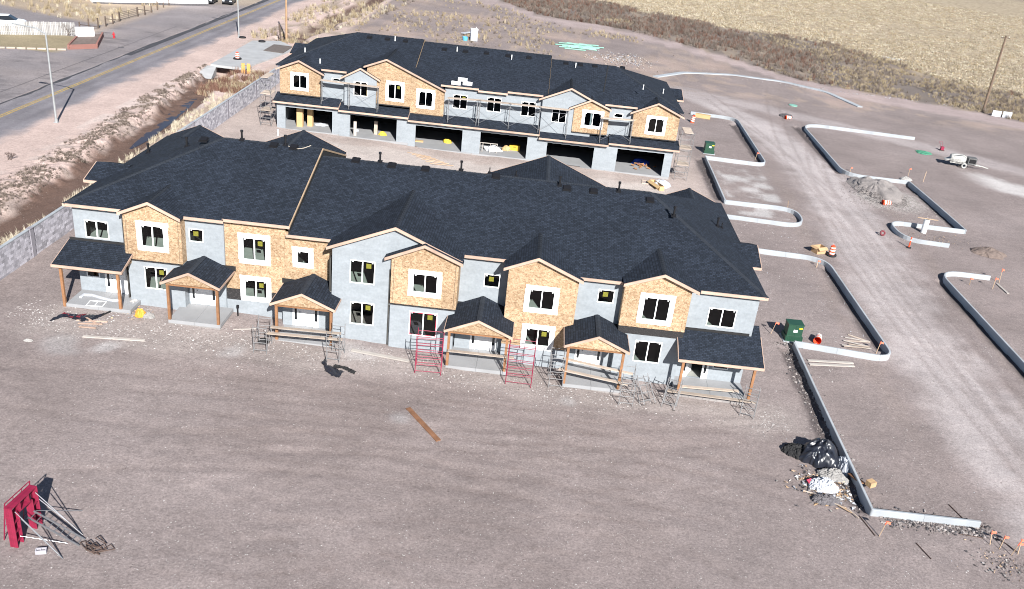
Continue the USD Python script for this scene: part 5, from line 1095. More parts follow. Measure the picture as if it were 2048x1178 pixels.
board('short pale stick near the left ladder scaffold', G(466, 660), G(512, 659), .08, .04, 'plank_white'); board('pale board lying right of the flagged stakes', G(1994, 568), G(2016, 588), .2, .05, 'plank_white')
for k, (a, b) in enumerate([((153, 641), (215, 645)), ((156, 648), (205, 650)), ((158, 655), (192, 658)), ((170, 636), (196, 652))]): board(['longest tan board in the pile before the leftmost porch', 'middle tan board before the leftmost porch', 'shortest tan board before the leftmost porch', 'tan board lying askew before the leftmost porch'][k], G(*a), G(*b), .09, .05, 'fascia', .02+.02*k)
for k in range(6):
    a = G(815+k*9, 303+k*5); b = G(862+k*9, 313+k*4); board('thin tan board strewn in the alley between the rows', a, b, .07, .04, 'stake', .02+.01*k).SetCustomDataByKey('group', 'boards strewn in the alley')
# alley: frame, carton with white debris
q = on(G(1299, 366)); t = thing('wooden_frame', 'bare timber frame lying flat in the alley', 'frame', q, -.1)
for y in (-.55, .55): obj('rail', MB().box(-.8, .8, y-.04, y+.04, .02, .1), 'plank', t)
for x in (-.76, -.2, .3, .76): obj('rung', MB().box(x-.04, x+.04, -.5, .5, .03, .09), 'plank', t)
crate('cardboard_box', 'long tan carton lying in the alley full of white scraps', 'carton', on(G(1313, 374)), -1.15, 2.1, .55, .45, 'carton_tan', True)
crumple('scrap', 'white scraps heaped over the carton in the alley', 'scraps', G(1322, 370), .9, .9, .5, 'white_sheet', 12, 16)
q = on(G(1325, 349)); tag(obj('standpipe', MB().tube(q, q+[0, 0, 1.0], .06, 8), 'white_pvc'), 'thin white standpipe in front of the rightmost garage', 'pipe')
q = on(G(556, 272)); tag(obj('standpipe', MB().tube(q, q+[0, 0, .7], .06, 8), 'white_pvc'), 'thin white standpipe at the left garage corner', 'pipe')
for (px, py, lb) in [(283, 607, 'black standpipe beside the leftmost porch'), (476, 632, 'black standpipe left of the ladder scaffold')]:
    q = on(G(px, py)); tag(obj('standpipe', MB().tube(q-[0, 0, .1], q+[0, 0, .62], .05, 8).tube(q+[0, 0, .58], q+[0, 0, .72], .09, 8), 'black_plastic'), lb, 'pipe')
# left end of the front: sheet, bags, window screen
def ribbon(name, label, cat, pix, w, lk, seed):
    P_ = np.array([on(G(*p)) for p in pix]); d = np.concatenate([[0], np.cumsum(np.linalg.norm(np.diff(P_, axis=0), axis=1))]); s = np.linspace(0, d[-1], 44)
    c = np.stack([np.interp(s, d, P_[:, k]) for k in range(3)], 1); r_ = np.random.RandomState(seed); k = 7; rows = []
    for j in range(k):
        u = j/(k-1)-.5; a = meshkit.noise(np.stack([s*1.7, s*0+seed, s*0], -1), seed); o = u*w*(.5+1.1*a)
        rows.append(np.stack([c[:, 0]+o*.25+r_.normal(0, .02, 44), c[:, 1]+o+r_.normal(0, .03, 44), c[:, 2]+.04+.16*meshkit.noise(np.stack([s*3.1, s*0+j*1.3, s*0+seed], -1), seed+1)*(1-abs(u)*1.5)], 1))
    V = np.stack(rows, 1); q = np.arange(44*k).reshape(44, k)
    return tag(obj(name, (V.reshape(-1, 3), np.stack([q[:-1, :-1], q[1:, :-1], q[1:, 1:], q[:-1, 1:]], -1).reshape(-1, 4)), lk), label, cat)
ribbon('tarp', 'twisted black tarp lying before the leftmost porch', 'tarp', [(113, 636), (135, 632), (160, 636), (185, 638), (205, 632)], .75, 'black_sheet', 21)
ribbon('tarp', 'maroon strip folded into the black tarp at left', 'tarp', [(128, 630), (148, 634), (168, 633)], .4, 'maroon', 27)
ribbon('tarp', 'thin trail of black sheeting reaching the porch post', 'tarp', [(205, 632), (222, 624), (244, 616)], .28, 'felt_black', 22)
crumple('rubbish_bag', 'orange bag of rubbish between the two left porches', 'bag', G(281, 631), .36, .3, .4, 'orange_bag', 23, 14); crumple('rubbish_bag', 'grey rags bundled beside the orange bag', 'rags', G(297, 633), .4, .3, .25, 'rag', 24, 14); crumple('rubbish_bag', 'pale rags heaped against the first porch slab', 'rags', G(268, 612), .3, .35, .4, 'rag', 25, 14)
crumple('paper_sheet', 'white sheet lying alone on the dirt at far left', 'sheet', G(57, 681), .24, .15, .08, 'rag', 26, 22, 2.0, .4, fr=5)
zs0 = SLAB[0]; q = atz(193, 608, zs0)
t = thing('window_screen', 'window frame lying flat on the leftmost porch slab', 'frame', (q[0], q[1], zs0+.02), .1)
for (a, b, c, d) in [(-.5, .5, -.36, -.31), (-.5, .5, .31, .36), (-.5, -.45, -.31, .31), (.45, .5, -.31, .31), (-.02, .02, -.31, .31)]: obj('bar', MB().box(a, b, c, d, 0, .03), 'vinyl', t)
hp_ = [atz(x, y, zs0) for x, y in [(161, 596), (168, 591), (185, 592), (205, 598), (225, 603), (238, 602)]]
tag(obj('hose', MB().path([p+[0, 0, .05] for p in hp_], .09, 7), 'white_sheet'), 'thick white wrap rolled along the leftmost porch slab', 'wrap')
# rubbish heap at the right foreground kerb
crumple('tarp', 'glossy black plastic sheeting heaped over rubbish by the foreground kerb', 'tarp', G(1640, 918), 1.25, 1.0, .95, 'black_sheet', 31, 60, .8, .6, True, fr=2.2)
crumple('tarp', 'ragged black sheeting spread left of the glossy heap', 'tarp', G(1592, 905), .75, .7, .32, 'felt_black', 32, 34, 2.4, .5, fr=6)
crumple('plastic_sheet', 'white plastic sheet trailing at the kerb side of the heap', 'sheet', G(1685, 930), .35, .8, .4, 'white_sheet', 33, 26, 2.2, .5, fr=5)
crumple('plastic_sheet', 'pale blue white plastic crumpled at the foot of the heap', 'sheet', G(1646, 975), .8, .55, .35, 'white_sheet', 34, 36, 2.4, .5, fr=6); crumple('plastic_sheet', 'grey paper and rags below the black heap', 'rags', G(1668, 955), .9, .5, .3, 'rag', 35, 32, 2.4, .5, fr=7)
crumple('plastic_sheet', 'dark scraps at the bottom of the rubbish heap', 'scraps', G(1650, 1003), .8, .4, .25, 'grime', 36, 28, 2.4, .5, fr=7)
for k in range(5): board('thin stick in the rubbish heap by the foreground kerb', G(1605+k*22, 985+k*9), G(1660+k*14, 1000+k*10), .05, .04, 'stake' if k % 2 else 'plank', .1).SetCustomDataByKey('group', 'sticks in the rubbish heap')
board('brown board leaning on the kerb by the rubbish heap', G(1698, 952), G(1722, 978), .3, .05, 'brown_plank', .3)
tag(obj('pink_scrap', MB().obox(on(G(1618, 968))+[0, 0, .2], (.12, .05, .03), (-.04, .1, .02), (0, 0, .02)), 'pink_paint'), 'small red scrap on the rubbish heap', 'scrap')
for k, (a, b) in enumerate([((1718, 1033), (1750, 1072)), ((1832, 1088), (1862, 1120)), ((1897, 1010), (1925, 1038)), ((1918, 1070), (1965, 1078)), ((1960, 1052), (2035, 1105))]): board(f'{["thin dark bar lying beside the foreground kerb corner", "dark bar lying on the bare foreground ground", "thin bar resting against the foreground kerb", "dark bar lying at the rounded kerb end", "long dark bar at the lower right corner"][k]}', G(*a), G(*b), .035, .03, 'rebar', cat='bar', name='bar')

# ------------------------------------------------------------------ scaffolding
def ladder(mb, x0, x1, y, z0, z1, r=.022, rungs=4, inner=True):
    mb.tube((x0, y, z0), (x0, y, z1), r).tube((x1, y, z0), (x1, y, z1), r)
    for k in range(rungs): z = z0+(z1-z0)*(k+.6)/rungs; mb.tube((x0, y, z), (x1, y, z), r*.9)
    return mb
def tower(label, at, w, dy, h, lk, rz=0, rungs=4, lean=0.0, levels=1, top=True):
    t = thing('scaffold_tower', label, 'scaffold', at, rz) if not lean else thing('scaffold_tower', label, 'scaffold', M=mtx(at, R=rot([0, 0, 1], rz) @ rot([1, 0, 0], lean)))
    for y in (0, dy): obj('end_frame', ladder(MB(), -w/2, w/2, y, -.06, h, rungs=rungs*levels), lk, t)
    for x in (-w/2, w/2):
        for l in range(levels):
            a, b = h*(l+.1)/levels, h*(l+.9)/levels; obj('brace', MB().tube((x+.02, .0, a), (x+.02, dy, b), .012), 'grey_steel' if lk == 'grey_steel' else lk, t); obj('brace', MB().tube((x-.02, .0, b), (x-.02, dy, a), .012), 'grey_steel' if lk == 'grey_steel' else lk, t)
    for x in (-w/2, w/2):
        for y in (0, dy): obj('foot_plate', MB().box(x-.07, x+.07, y-.07, y+.07, -.07, -.05), 'dark_steel', t)
    return t
def span(label, a, b, w=.24, lk='plank', group=None, cat='plank'):
    return tag(obj('scaffold_plank', MB().beam(a, b, w, .045), lk), label, cat, group)
g = lambda zn, x, y: on(GZ(zn, x, y))
a = g(2, 278, 1062); tower('grey ladder scaffold standing left of the third porch', a, .75, 1.25, 1.85, 'grey_steel', .05)
b = g(2, 780, 1128); tower('grey ladder scaffold standing right of the third porch', b, .75, 1.25, 1.95, 'grey_steel', -.04)
span('front scaffold plank across the third porch', (a[0]+.2, a[1]+.5, a[2]+1.12), (b[0]+.4, b[1]+.62, b[2]+1.22)); span('back scaffold plank across the third porch', (a[0]+.3, a[1]+1.1, a[2]+1.22), (b[0]+.2, b[1]+1.2, b[2]+1.3))
c = g(3, 330, 1070); tower('red scaffold tower left of the fourth porch', c, 1.5, 1.0, 2.5, 'red_paint', .06, 6)
d = g(3, 955, 1150); tower('red scaffold tower right of the fourth porch', d, 1.5, 1.0, 2.7, 'red_paint', -.03, 6)
span('scaffold plank across the fourth porch', (c[0]+1.0, c[1]+.7, c[2]+1.35), (d[0]-.4, d[1]+.7, d[2]+1.45))
e = g(3, 1212, 1168); tower('grey scaffold tower left of the fifth porch', e, .8, 1.25, 2.2, 'grey_steel', .03, 5)
f = g(4, 558, 1085); tower('grey scaffold tower right of the fifth porch', f, .8, 1.25, 2.1, 'grey_steel', 0, 5)
span('front scaffold plank across the fifth porch', (e[0]+.1, e[1]+.45, e[2]+1.1), (f[0], f[1]+.4, f[2]+1.2)); span('back scaffold plank across the fifth porch', (e[0]+.3, e[1]+1.15, e[2]+1.45), (f[0]+.3, f[1]+1.15, f[2]+1.5))
for (x, y, rz, ln, lb) in [(715, 1090, .5, -.75, 'grey scaffold frames fallen over left of the sixth porch'), (835, 1100, -.4, -.35, 'grey scaffold frame leaning at the left post of the sixth porch')]: tower(lb, g(4, x, y)+[0, 0, .25 if ln < -.5 else .05], .75, .5, 1.75, 'grey_steel', rz, 4, ln)
h_ = g(4, 1350, 1160); tower('grey scaffold frame leaning at the right corner of the sixth porch', h_, .8, .9, 1.7, 'grey_steel', -.3, 4, -.2)
q1, q2 = W(4, 832, 985, -2.95), W(4, 1410, 1062, -2.95); span('front plank laid in front of the sixth porch', q1, q2, .26); q1, q2 = W(4, 905, 955, -2.2), W(4, 1300, 990, -2.2); span('back plank laid on the sixth porch', q1, q2, .26)
ribbon('tarp', 'black sheet with shadow drawn in under the right scaffold of the third porch', 'sheet', [(648, 722), (652, 736), (672, 747), (684, 750)], .5, 'black_sheet', 41); ribbon('tarp', 'narrow black strip of sheeting and drawn shadow right of the black sheet', 'sheet', [(668, 735), (688, 738), (711, 747)], .3, 'felt_black', 43); crumple('tarp', 'small black scrap beneath the left scaffold of the third porch', 'scrap', GZ(2, 300, 980), .35, .3, .2, 'felt_black', 42, 12)  # the two black ribbons stand for scaffold shadow as well as sheeting
# scaffolds standing on the garage roof of the farther row
def roof_scaffold(label, xs, y0, y1, zp):
    t = thing('roof_scaffold', label, 'scaffold')
    for i, x in enumerate(xs):
        m_ = MB(); z = zp(x)
        for y in (y0, y1): m_.tube((x, y, groof(x, y)+.02), (x, y, z+.12), .028)
        for k in range(3): zz_ = groof(x, y1)+.15+(z-groof(x, y1)-.2)*k/2; m_.tube((x, y0, zz_), (x, y1, zz_), .022)
        obj('end_frame', m_, 'grey_steel', t)
        if i:
            xa = xs[i-1]; obj('brace', MB().tube((xa, y0, groof(xa, y0)+.3), (x, y0, zp(x)-.25), .014), 'grey_steel', t); obj('brace', MB().tube((x, y0+.03, groof(x, y0)+.3), (xa, y0+.03, zp(xa)-.25), .014), 'grey_steel', t); obj('ledger', MB().tube((xa, y0, zp(xa)+.02), (x, y0, zp(x)+.02), .02), 'grey_steel', t)
            nb_ = 2
            for j in range(nb_):
                yy_ = y0+.12+j*.27; obj('plank', MB().beam((xa-.15, yy_, zp(xa)+.07+.0*j), (x+.12, yy_, zp(x)+.07), .25, .05), 'plank', t)
    return t
ZP = lambda zn, pts: (lambda x, P_=[(float(W(zn, a, b, 41.35)[0]), float(W(zn, a, b, 41.35)[2])) for a, b in pts]: float(np.interp(x, [p[0] for p in P_], [p[1] for p in P_])))
def xs_(zn, lst, y=41.35): return [float(W(zn, a, b, y)[0]) for a, b in lst]
roof_scaffold('scaffold on the garage roof between the first two gables of the farther row', xs_(6, [(600, 430), (832, 470), (1075, 495)]), 41.3, 41.85, ZP(6, [(590, 428), (1090, 492)]))
roof_scaffold('longest scaffold along the five windows on the farther row garage roof', xs_(6, [(1672, 590), (1915, 610)])+xs_(7, [(152, 400), (380, 430), (608, 455), (825, 475)]), 41.3, 41.85, lambda x, A=ZP(6, [(1660, 580), (1930, 605)]), B=ZP(7, [(0, 372), (870, 468)]): A(x) if x < 19.5 else B(x))
roof_scaffold('short scaffold between the last two gables of the farther row', xs_(7, [(1080, 530), (1312, 550)]), 41.2, 41.85, ZP(7, [(1060, 520), (1330, 540)]))
def end_scaffold(label, x, y, lv, h, w=1.3):
    z = float(H(x, y)); t = thing('scaffold_tower', label, 'scaffold', (x, y, z))
    for yy_ in (0, 1.8):
        obj('end_frame', ladder(MB(), -w/2, w/2, yy_, 0, h, .024, lv*3), 'grey_steel', t)
    for l in range(lv):
        a, b = h*l/lv+.2, h*(l+1)/lv-.2
        for xx_ in (-w/2, w/2): obj('brace', MB().tube((xx_+.03, 0, a), (xx_+.03, 1.8, b), .014), 'grey_steel', t); obj('brace', MB().tube((xx_-.03, 0, b), (xx_-.03, 1.8, a), .014), 'grey_steel', t)
        obj('plank', MB().box(-w/2, w/2, .0, 1.8, b+.1, b+.14) if l < lv-1 else MB().box(-w/2+.2, w/2-.2, -.3, 2.1, b+.1, b+.14), 'plank', t)
end_scaffold('scaffold tower at the left end of the farther row', -.95, 41.3, 3, 5.2, 1.1); end_scaffold('scaffold tower at the right end of the farther row', 42.6, 41.6, 3, 5.2, 1.3)
# packs of shingles wrapped in printed plastic, on the roof edge
for k, (px, py) in enumerate([(912, 169), (935, 170), (925, 166)]):
    q = roofpt(px, py, fM2); s_ = (ridgeM-6.16)/8.2
    t = thing('shingle_pack', ['left printed white pack of shingles on the farther roof edge', 'right printed white pack of shingles on the farther roof edge', 'upper printed white pack of shingles on the farther roof edge'][k], 'shingle pack', M=mtx(q+[0, 0, .16+(.2 if k == 2 else 0)], R=rot([1, 0, 0], math.atan(s_))))
    for j in range(2): obj('bundle', MB().box(-.48, .48, -.17, .17, -.14+.13*j, -.02+.13*j), 'wrapper', t)
# things inside the garages
gz0 = lambda i: GX[i][2]
def inside(i, px, py): return atz(px, py, gz0(i))
for k, (px, py, w_, h__) in enumerate([(599, 254, .62, 2.0), (619.5, 253, .55, 1.85)]):
    q = inside(0, px, py); crate('appliance_carton', ['wider tall tan carton standing in the leftmost garage', 'narrower tall tan carton standing in the leftmost garage'][k], 'carton', (q[0], q[1]+.3, gz0(0)), 0, w_, .55, h__, 'carton_tan')
crumple2 = []
def heap(name, label, cat, q, z, rx, ry, h, lk, seed):
    m_ = trimesh.creation.icosphere(3, 1.0); v = np.array(m_.vertices); n = meshkit.fbm(v*1.8+seed, 3, seed); v = v*(.65+.6*n)[:, None]*[rx, ry, h]; v[:, 2] = np.maximum(v[:, 2], 0.0); return tag(obj(name, (v+[q[0], q[1], z+.004], m_.faces), lk), label, cat)
q = inside(0, 642, 250); heap('plastic_sheet', 'white sheets lying on the leftmost garage floor', 'sheet', q, gz0(0), .8, .5, .2, 'white_sheet', 1)
q = inside(1, 765, 270); heap('foam_roll', 'yellow bag lying on the second garage floor', 'bag', q, gz0(1), .45, .35, .4, 'yellow_bag', 2); q = inside(1, 750, 270); crate('post_wrap', 'grey upright sheathing roll in the second garage', 'roll', (q[0], q[1]+.4, gz0(1)), 0, .35, .35, 1.4, 'plank'); q = inside(1, 709, 272); crate('window_pack', 'pale upright panel leaning inside the second garage', 'panel', (q[0], q[1]+.2, gz0(1)), .1, .3, .1, 1.5, 'plank_white'); q = inside(1, 711, 262); heap('plastic_sheet', 'white scrap on the second garage floor', 'scrap', q, gz0(1), .4, .3, .25, 'white_sheet', 3)
q = inside(2, 895, 285); heap('foam_roll', 'yellow bag at the back of the third garage', 'bag', q, gz0(2), .45, .4, .45, 'yellow_bag', 4); q = inside(2, 838, 283); crate('cardboard_box', 'flat carton on the third garage floor', 'carton', (q[0], q[1], gz0(2)), .1, .9, .5, .1, 'carton_tan')
q = inside(3, 1029, 300); t = thing('yellow_case', 'yellow case on the fourth garage floor', 'case', (q[0], q[1], gz0(3)), -.1); obj('body', MB().box(-.55, .55, -.25, .25, 0, .5), 'yellow_bag', t); obj('lid', MB().box(-.57, .57, -.27, .27, .503, .56), 'yellow_bag', t); obj('handle', MB().path([(-.15, -.27, .4), (-.1, -.33, .42), (.1, -.33, .42), (.15, -.27, .4)], .02), 'black_plastic', t)
q = inside(3, 1012, 300); heap('cardboard_box', 'torn tan carton beside the yellow case in the garage', 'carton', q, gz0(3), .5, .4, .5, 'carton_tan', 5); q = inside(3, 985, 301); heap('plastic_sheet', 'blue and white wrapping heaped in the fourth garage', 'wrapping', q, gz0(3), 1.0, .5, .55, 'wrapper', 6)
t = thing('trestle', 'pale trestle frame standing in the fourth garage mouth', 'trestle', tuple(inside(3, 975, 305)));
for x in (-.9, -.6, .2, .9): obj('leg', MB().beam((x, 0, 0), (x+.05, .2, .95), .05, .05), 'plank_white', t)
obj('rail', MB().beam((-1.0, .2, .95), (1.0, .2, .95), .08, .06), 'plank_white', t)
q = inside(5, 1281, 329); heap('tarp', 'bright blue tarp thrown over logs in the rightmost garage', 'tarp', q+[0, .3, 0], gz0(5), 1.0, .6, .55, 'blue_sheet', 7)
for k in range(16):
    q = inside(5, 1268+RNG.uniform(0, 40), 338+RNG.uniform(-8, 2)); a_ = RNG.uniform(0, 3.1); z = gz0(5)+.08+RNG.uniform(0, .3)*(k > 6)
    tag(obj('firewood_log', MB().tube(q*[1, 1, 0]+[0, 0, z], q*[1, 1, 0]+[.4*math.cos(a_), .25*math.sin(a_), z+RNG.uniform(-.03, .1)], .07, 7), 'log'), 'reddish split log in the pile beside the blue tarp', 'log', 'logs beside the blue tarp')
# black standpipe-like pile left of front: stack of red scaffold frames, props and brackets in the near left corner
def portal_parts(t):
    wy, hz_ = 1.52, 1.93
    for y in (0, wy):
        s = 1 if y == 0 else -1
        obj('leg', MB().tube((0, y, 0), (0, y, hz_), .024).tube((0, y+s*.34, 0.0), (0, y+s*.34, hz_-.42), .020), 'red_paint', t)
        obj('rung', MB().tube((0, y, .3), (0, y+s*.34, .3), .014).tube((0, y, .75), (0, y+s*.34, .75), .014).tube((0, y, 1.2), (0, y+s*.34, 1.2), .014), 'red_paint', t)
    obj('header', MB().tube((0, 0, hz_), (0, wy, hz_), .024).tube((0, .34, hz_-.42), (0, wy-.34, hz_-.42), .02).tube((0, .5, hz_-.42), (0, .5, hz_), .014).tube((0, wy-.5, hz_-.42), (0, wy-.5, hz_), .014), 'red_paint', t)
A0 = on(G(22, 1092)); B0 = on(G(75, 1040)); dv = B0-A0; ang = math.atan2(dv[1], dv[0])-math.pi/2
nrm = np.array([math.cos(ang), math.sin(ang), 0]); pf = thing('red_scaffold', 'red steel scaffold frame in the stack at the lower left', 'scaffold frame', A0, ang, 'red scaffold frames stacked upright'); portal_parts(pf)
for k in range(1, 9): dup(pf, 'red steel scaffold frame in the stack at the lower left', mtx(A0+nrm*(.038*k), ang))
dup(pf, 'single red scaffold frame leaning behind the stacked red frames', mtx(A0+nrm*-.45+[0, .25, 0], R=rot([0, 0, 1], ang) @ rot([0, 1, 0], .16)))
C0 = A0+nrm*.36; dirn = dv/np.linalg.norm(dv)
for k, (s, zt, e_, lk, r) in enumerate([(.1, 1.75, (125, 1116), 'silver', .018), (.35, 1.2, (126, 1118), 'silver', .018), (1.35, 1.75, (166, 1070), 'silver', .018), (1.5, 1.3, (162, 1064), 'silver', .018), (1.2, .95, (165, 1022), 'silver', .016), (.15, .5, (135, 1087), 'silver', .016)]):
    q = on(G(*e_)); tag(obj('scaffold_prop', MB().tube(C0+dirn*s*1.0+[0, 0, zt], q+[0, 0, .02], r), lk), ['thin prop from the left leg of the red stack', 'second thin prop from the left leg of the red stack', 'thin prop from the top right of the red stack', 'second thin prop from the top right of the red stack', 'level brace sticking out from the red stack right side', 'low brace sticking out from the red stack left side'][k], 'prop')
t = thing('ladder', 'aluminium ladder leaning on the stack of red scaffold frames', 'ladder'); top_ = C0+dirn*.9+[0, 0, 1.0]; bot = on(G(165, 1086)); sd = np.cross(bot-top_, [0, 0, 1]); sd /= np.linalg.norm(sd)
for s in (-.2, .2): obj('rail', MB().beam(top_+sd*s, bot+sd*s+[0, 0, .04], .03, .08), 'silver', t)
for k in range(9): u = (k+.5)/9; p = top_*(1-u)+bot*u+[0, 0, .03]; obj('rung', MB().tube(p-sd*.2, p+sd*.2, .018), 'silver', t)
for k in range(9):
    q = on(G(160+RNG.uniform(-8, 55), 1095+RNG.uniform(-10, 14))); a_ = RNG.uniform(0, 3.14); l = np.array([math.cos(a_), math.sin(a_), 0])*.32; n_ = np.array([-l[1], l[0], 0])*.7; z = np.array([0, 0, .05+.05*k/3])
    tag(obj('steel_bracket', MB().tube(q-l+z, q+l+z, .018, 5).tube(q+l+z, q+l*.6+n_+z+[0, 0, .08], .016, 5).tube(q-l+z, q+l*.6+n_+z+[0, 0, .08], .016, 5), 'rebar'), 'rusty triangular bracket in the heap by the red frames', 'bracket', 'rusty brackets heaped by the red frames')
q = on(G(83, 1106)); t = thing('concrete_block', 'single hollow concrete block beside the red scaffold frames', 'concrete block', q, .3)
for (a, b, c, d) in [(-.2, .2, -.1, -.065), (-.2, .2, .065, .1), (-.2, -.165, -.065, .065), (.165, .2, -.065, .065), (-.018, .018, -.065, .065)]: obj('web', MB().box(a, b, c, d, 0, .19), 'block', t)

# ------------------------------------------------------------------ across the road
def car(label, at, rz, lk):
    t = thing('parked_car', label, 'car', at, rz)
    body = Polygon([(-2.2, .35), (-2.25, .75), (-2.1, .95), (-1.0, 1.02), (1.1, 1.02), (1.9, .95), (2.2, .8), (2.25, .4), (1.95, .28), (-1.9, .28)])
    obj('body', MB().ext(body, lambda a, b: (a, -.88, b), 1.76, (0, 1, 0)), lk, t)
    cb = [(-1.75, 1.0), (-1.3, 1.55), (.35, 1.58), (1.2, 1.02)]
    v = [(a, s*(.80 if z < 1.2 else .66), z) for s in (-1, 1) for a, z in cb]; obj('cabin', MB().add(v, [[0, 1, 5, 4], [1, 2, 6, 5], [2, 3, 7, 6], [3, 2, 1, 0], [4, 5, 6, 7]]), 'car_glass', t)
    obj('roof_panel', MB().box(-1.28, .33, -.65, .65, 1.555, 1.61), lk, t)
    for x in (-1.4, 1.4):
        for s in (-.86, .86):
            w_ = torus(.24, .1, 16, 6); wh = obj('wheel', (w_.moved(mtx((x, s, .34), R=rot([1, 0, 0], math.pi/2))), np.vstack(w_.f)), 'rubber', t); obj('rim', MB().tube((x, s-.07, .34), (x, s+.07, .34), .19, 12), 'silver', wh)
    for s in (-.62, .62): obj('headlight', MB().box(2.235, 2.262, s-.18, s+.18, .62, .78), 'label_white', t)
    obj('grille', MB().box(2.245, 2.262, -.4, .4, .45, .68), 'black_plastic', t); obj('bumper', MB().box(2.24, 2.32, -.85, .85, .3, .44), 'black_plastic', t)
car('left of two dark cars parked nose out by the white building', on(G(413, 8))+[0, 1.9, 0], -1.45, 'car_dark'); car('right of two dark cars parked nose out by the white building', on(G(449, 9))+[.2, 1.9, 0], -1.4, 'car_dark')
car('white car parked behind the white board fence', on(G(14, 54))+[0, .3, 0], .35, 'car_white')
pA, pB = on(G(186, 7)), on(G(405, 12)); dv = pB-pA; ang = math.atan2(dv[1], dv[0]); Lb = np.linalg.norm(dv[:2])
t = thing('white_building', 'long white building at the top left edge behind the fence posts', 'building', pA, ang)
obj('wall', MB().box(0, Lb+1, 0, 9, -.3, 4.2), 'building_white', t); obj('footing', MB().box(-.03, Lb+1.03, -.03, -.003, -.3, .25), 'grime', t); obj('roof', MB().box(-.4, Lb+1.4, -.5, 9.4, 4.2, 4.4), 'building_white', t)
for k in range(4): w_ = obj('window', MB().box(3+k*3.6, 4.4+k*3.6, -.04, -.003, 1.6, 2.8), 'vinyl', t); obj('pane', MB().box(3.08+k*3.6, 4.32+k*3.6, -.05, -.041, 1.68, 2.72), 'car_glass', w_)
t = thing('timber_shed', 'brown timber shed at the top edge left of the white building', 'shed', on(G(128, 2))+[0, 1.5, 0], ang)
obj('wall', MB().box(0, 5.2, 0, 4, -.2, 2.6), 'building_brown', t); obj('roof', MB().box(-.2, 5.4, -.3, 4.2, 2.6, 2.75), 'old_wood', t); obj('door', MB().box(1.8, 2.8, -.04, -.003, 0, 2.1), 'grime', t)
for k in range(14): obj('board', MB().box(.06+k*.36, .38+k*.36, -.03-.004*(k % 3), -.003, 2.1 if 4 < k < 8 else 0, 2.55), 'old_wood' if k % 2 else 'building_brown', t)
fp = [(160, 65), (178, 58), (197, 57), (212, 53), (226, 48), (239, 43), (276, 33), (290, 30), (303, 25), (315, 20), (327, 15), (338, 11)]
fpq = [on(G(*p)) for p in fp]
for k, q in enumerate(fpq):
    tag(obj('fence_post', MB().tube(q-[0, 0, .2], q+[RNG.uniform(-.05, .05), 0, 1.45], .11, 8, .1), 'old_wood'), ['first', 'second', 'third', 'fourth', 'fifth', 'sixth', 'seventh', 'eighth', 'ninth', 'tenth', 'eleventh', 'twelfth'][k]+' dark fence post counting from the white box sign', 'post', 'dark fence posts across the road')
for k in (0, 6, 3): tag(obj('fence_brace', MB().beam(fpq[k]+[0, 0, 1.1], fpq[min(k+2, 11)]+[0, 0, .2], .09, .09), 'old_wood'), ['sloping timber brace next to the white sign', '', '', 'sloping timber brace left of the farm gate', '', '', 'sloping timber brace right of the farm gate'][k], 'brace')
t = thing('farm_gate', 'dark tubular farm gate between two fence posts', 'gate'); ga, gb_ = fpq[5], fpq[6]; ga = ga*.95+gb_*.05; gb_ = ga*.05+gb_*.95
for k in range(5): obj('bar', MB().tube(ga+[0, 0, .25+.25*k], gb_+[0, 0, .25+.25*k], .025), 'dark_steel', t)
for u in (0, .5, 1): p = ga*(1-u)+gb_*u; obj('upright', MB().tube(p+[0, 0, .2], p+[0, 0, 1.3], .028), 'dark_steel', t)
t = thing('board_fence', 'white vertical board fence at the left edge across the road', 'fence'); fa, fb_ = on(G(-70, 68)), on(G(152, 71)); nB = 64
for k in range(nB):
    u = k/nB; p = fa*(1-u)+fb_*u; q = fa*(1-(k+.78)/nB)+fb_*(k+.78)/nB; hb = 1.75+RNG.uniform(-.03, .03)
    obj('board', MB().beam((p+q)/2*[1, 1, 0]+[0, 0, p[2]], (p+q)/2*[1, 1, 0]+[0, 0, p[2]+hb], np.linalg.norm(q-p), .025, up=(-(q-p)[1], (q-p)[0], 0)), 'fence_white', t)
for z in (.4, 1.4): obj('rail', MB().beam(fa+[0, .06, z], fb_+[0, .06, z], .05, .09), 'fence_white', t)
pA, pB = on(G(153, 79)), on(G(190, 79)); dv = pB-pA; ang = math.atan2(dv[1], dv[0]); Lb = np.linalg.norm(dv[:2])
t = thing('sign_board', 'blank white box sign standing in the brick planter', 'sign', pA, ang); obj('face', MB().box(0, Lb, 0, .35, .35, 1.55), 'sign_white', t)
for x in (.25, Lb-.25): obj('leg', MB().box(x-.08, x+.08, .08, .25, -.1, .348), 'grime', t)
obj('trim', MB().box(-.03, Lb+.03, -.02, .37, 1.553, 1.6), 'sign_white', t)
pts = [on(G(*p)) for p in [(155, 80), (137, 99), (194, 97), (206, 73)]]
t = thing('brick_planter', 'low red brick planter around the white box sign', 'planter'); bk = MB()
for p, q in zip(pts[:-1], pts[1:]):
    L_ = np.linalg.norm((q-p)[:2]); n = int(L_/.32)
    for c_ in range(4):
        for k in range(n):
            a = p+(q-p)*(k+.5*(c_ % 2)*.9+.03)/n; b = p+(q-p)*(min(k+.5*(c_ % 2)*.9+.95, n))/n; bk.beam(a+[0, 0, .08+c_*.15], b+[0, 0, .08+c_*.15], .22, .138)
o_ = obj('brick_courses', bk, 'red_brick_far', t); o_.SetCustomDataByKey('kind', 'stuff')
obj('soil', MB().ext(Polygon([(p[0], p[1]) for p in pts]).buffer(-.1), lambda a, b: (a, b, pts[0][2]+.42), .4, (0, 0, -1)), 'stone_soil', t)
t = thing('timber_edging', 'pale timber edging along the brown lawn across the road', 'edging'); fa, fb_ = on(G(-30, 96)), on(G(134, 101))
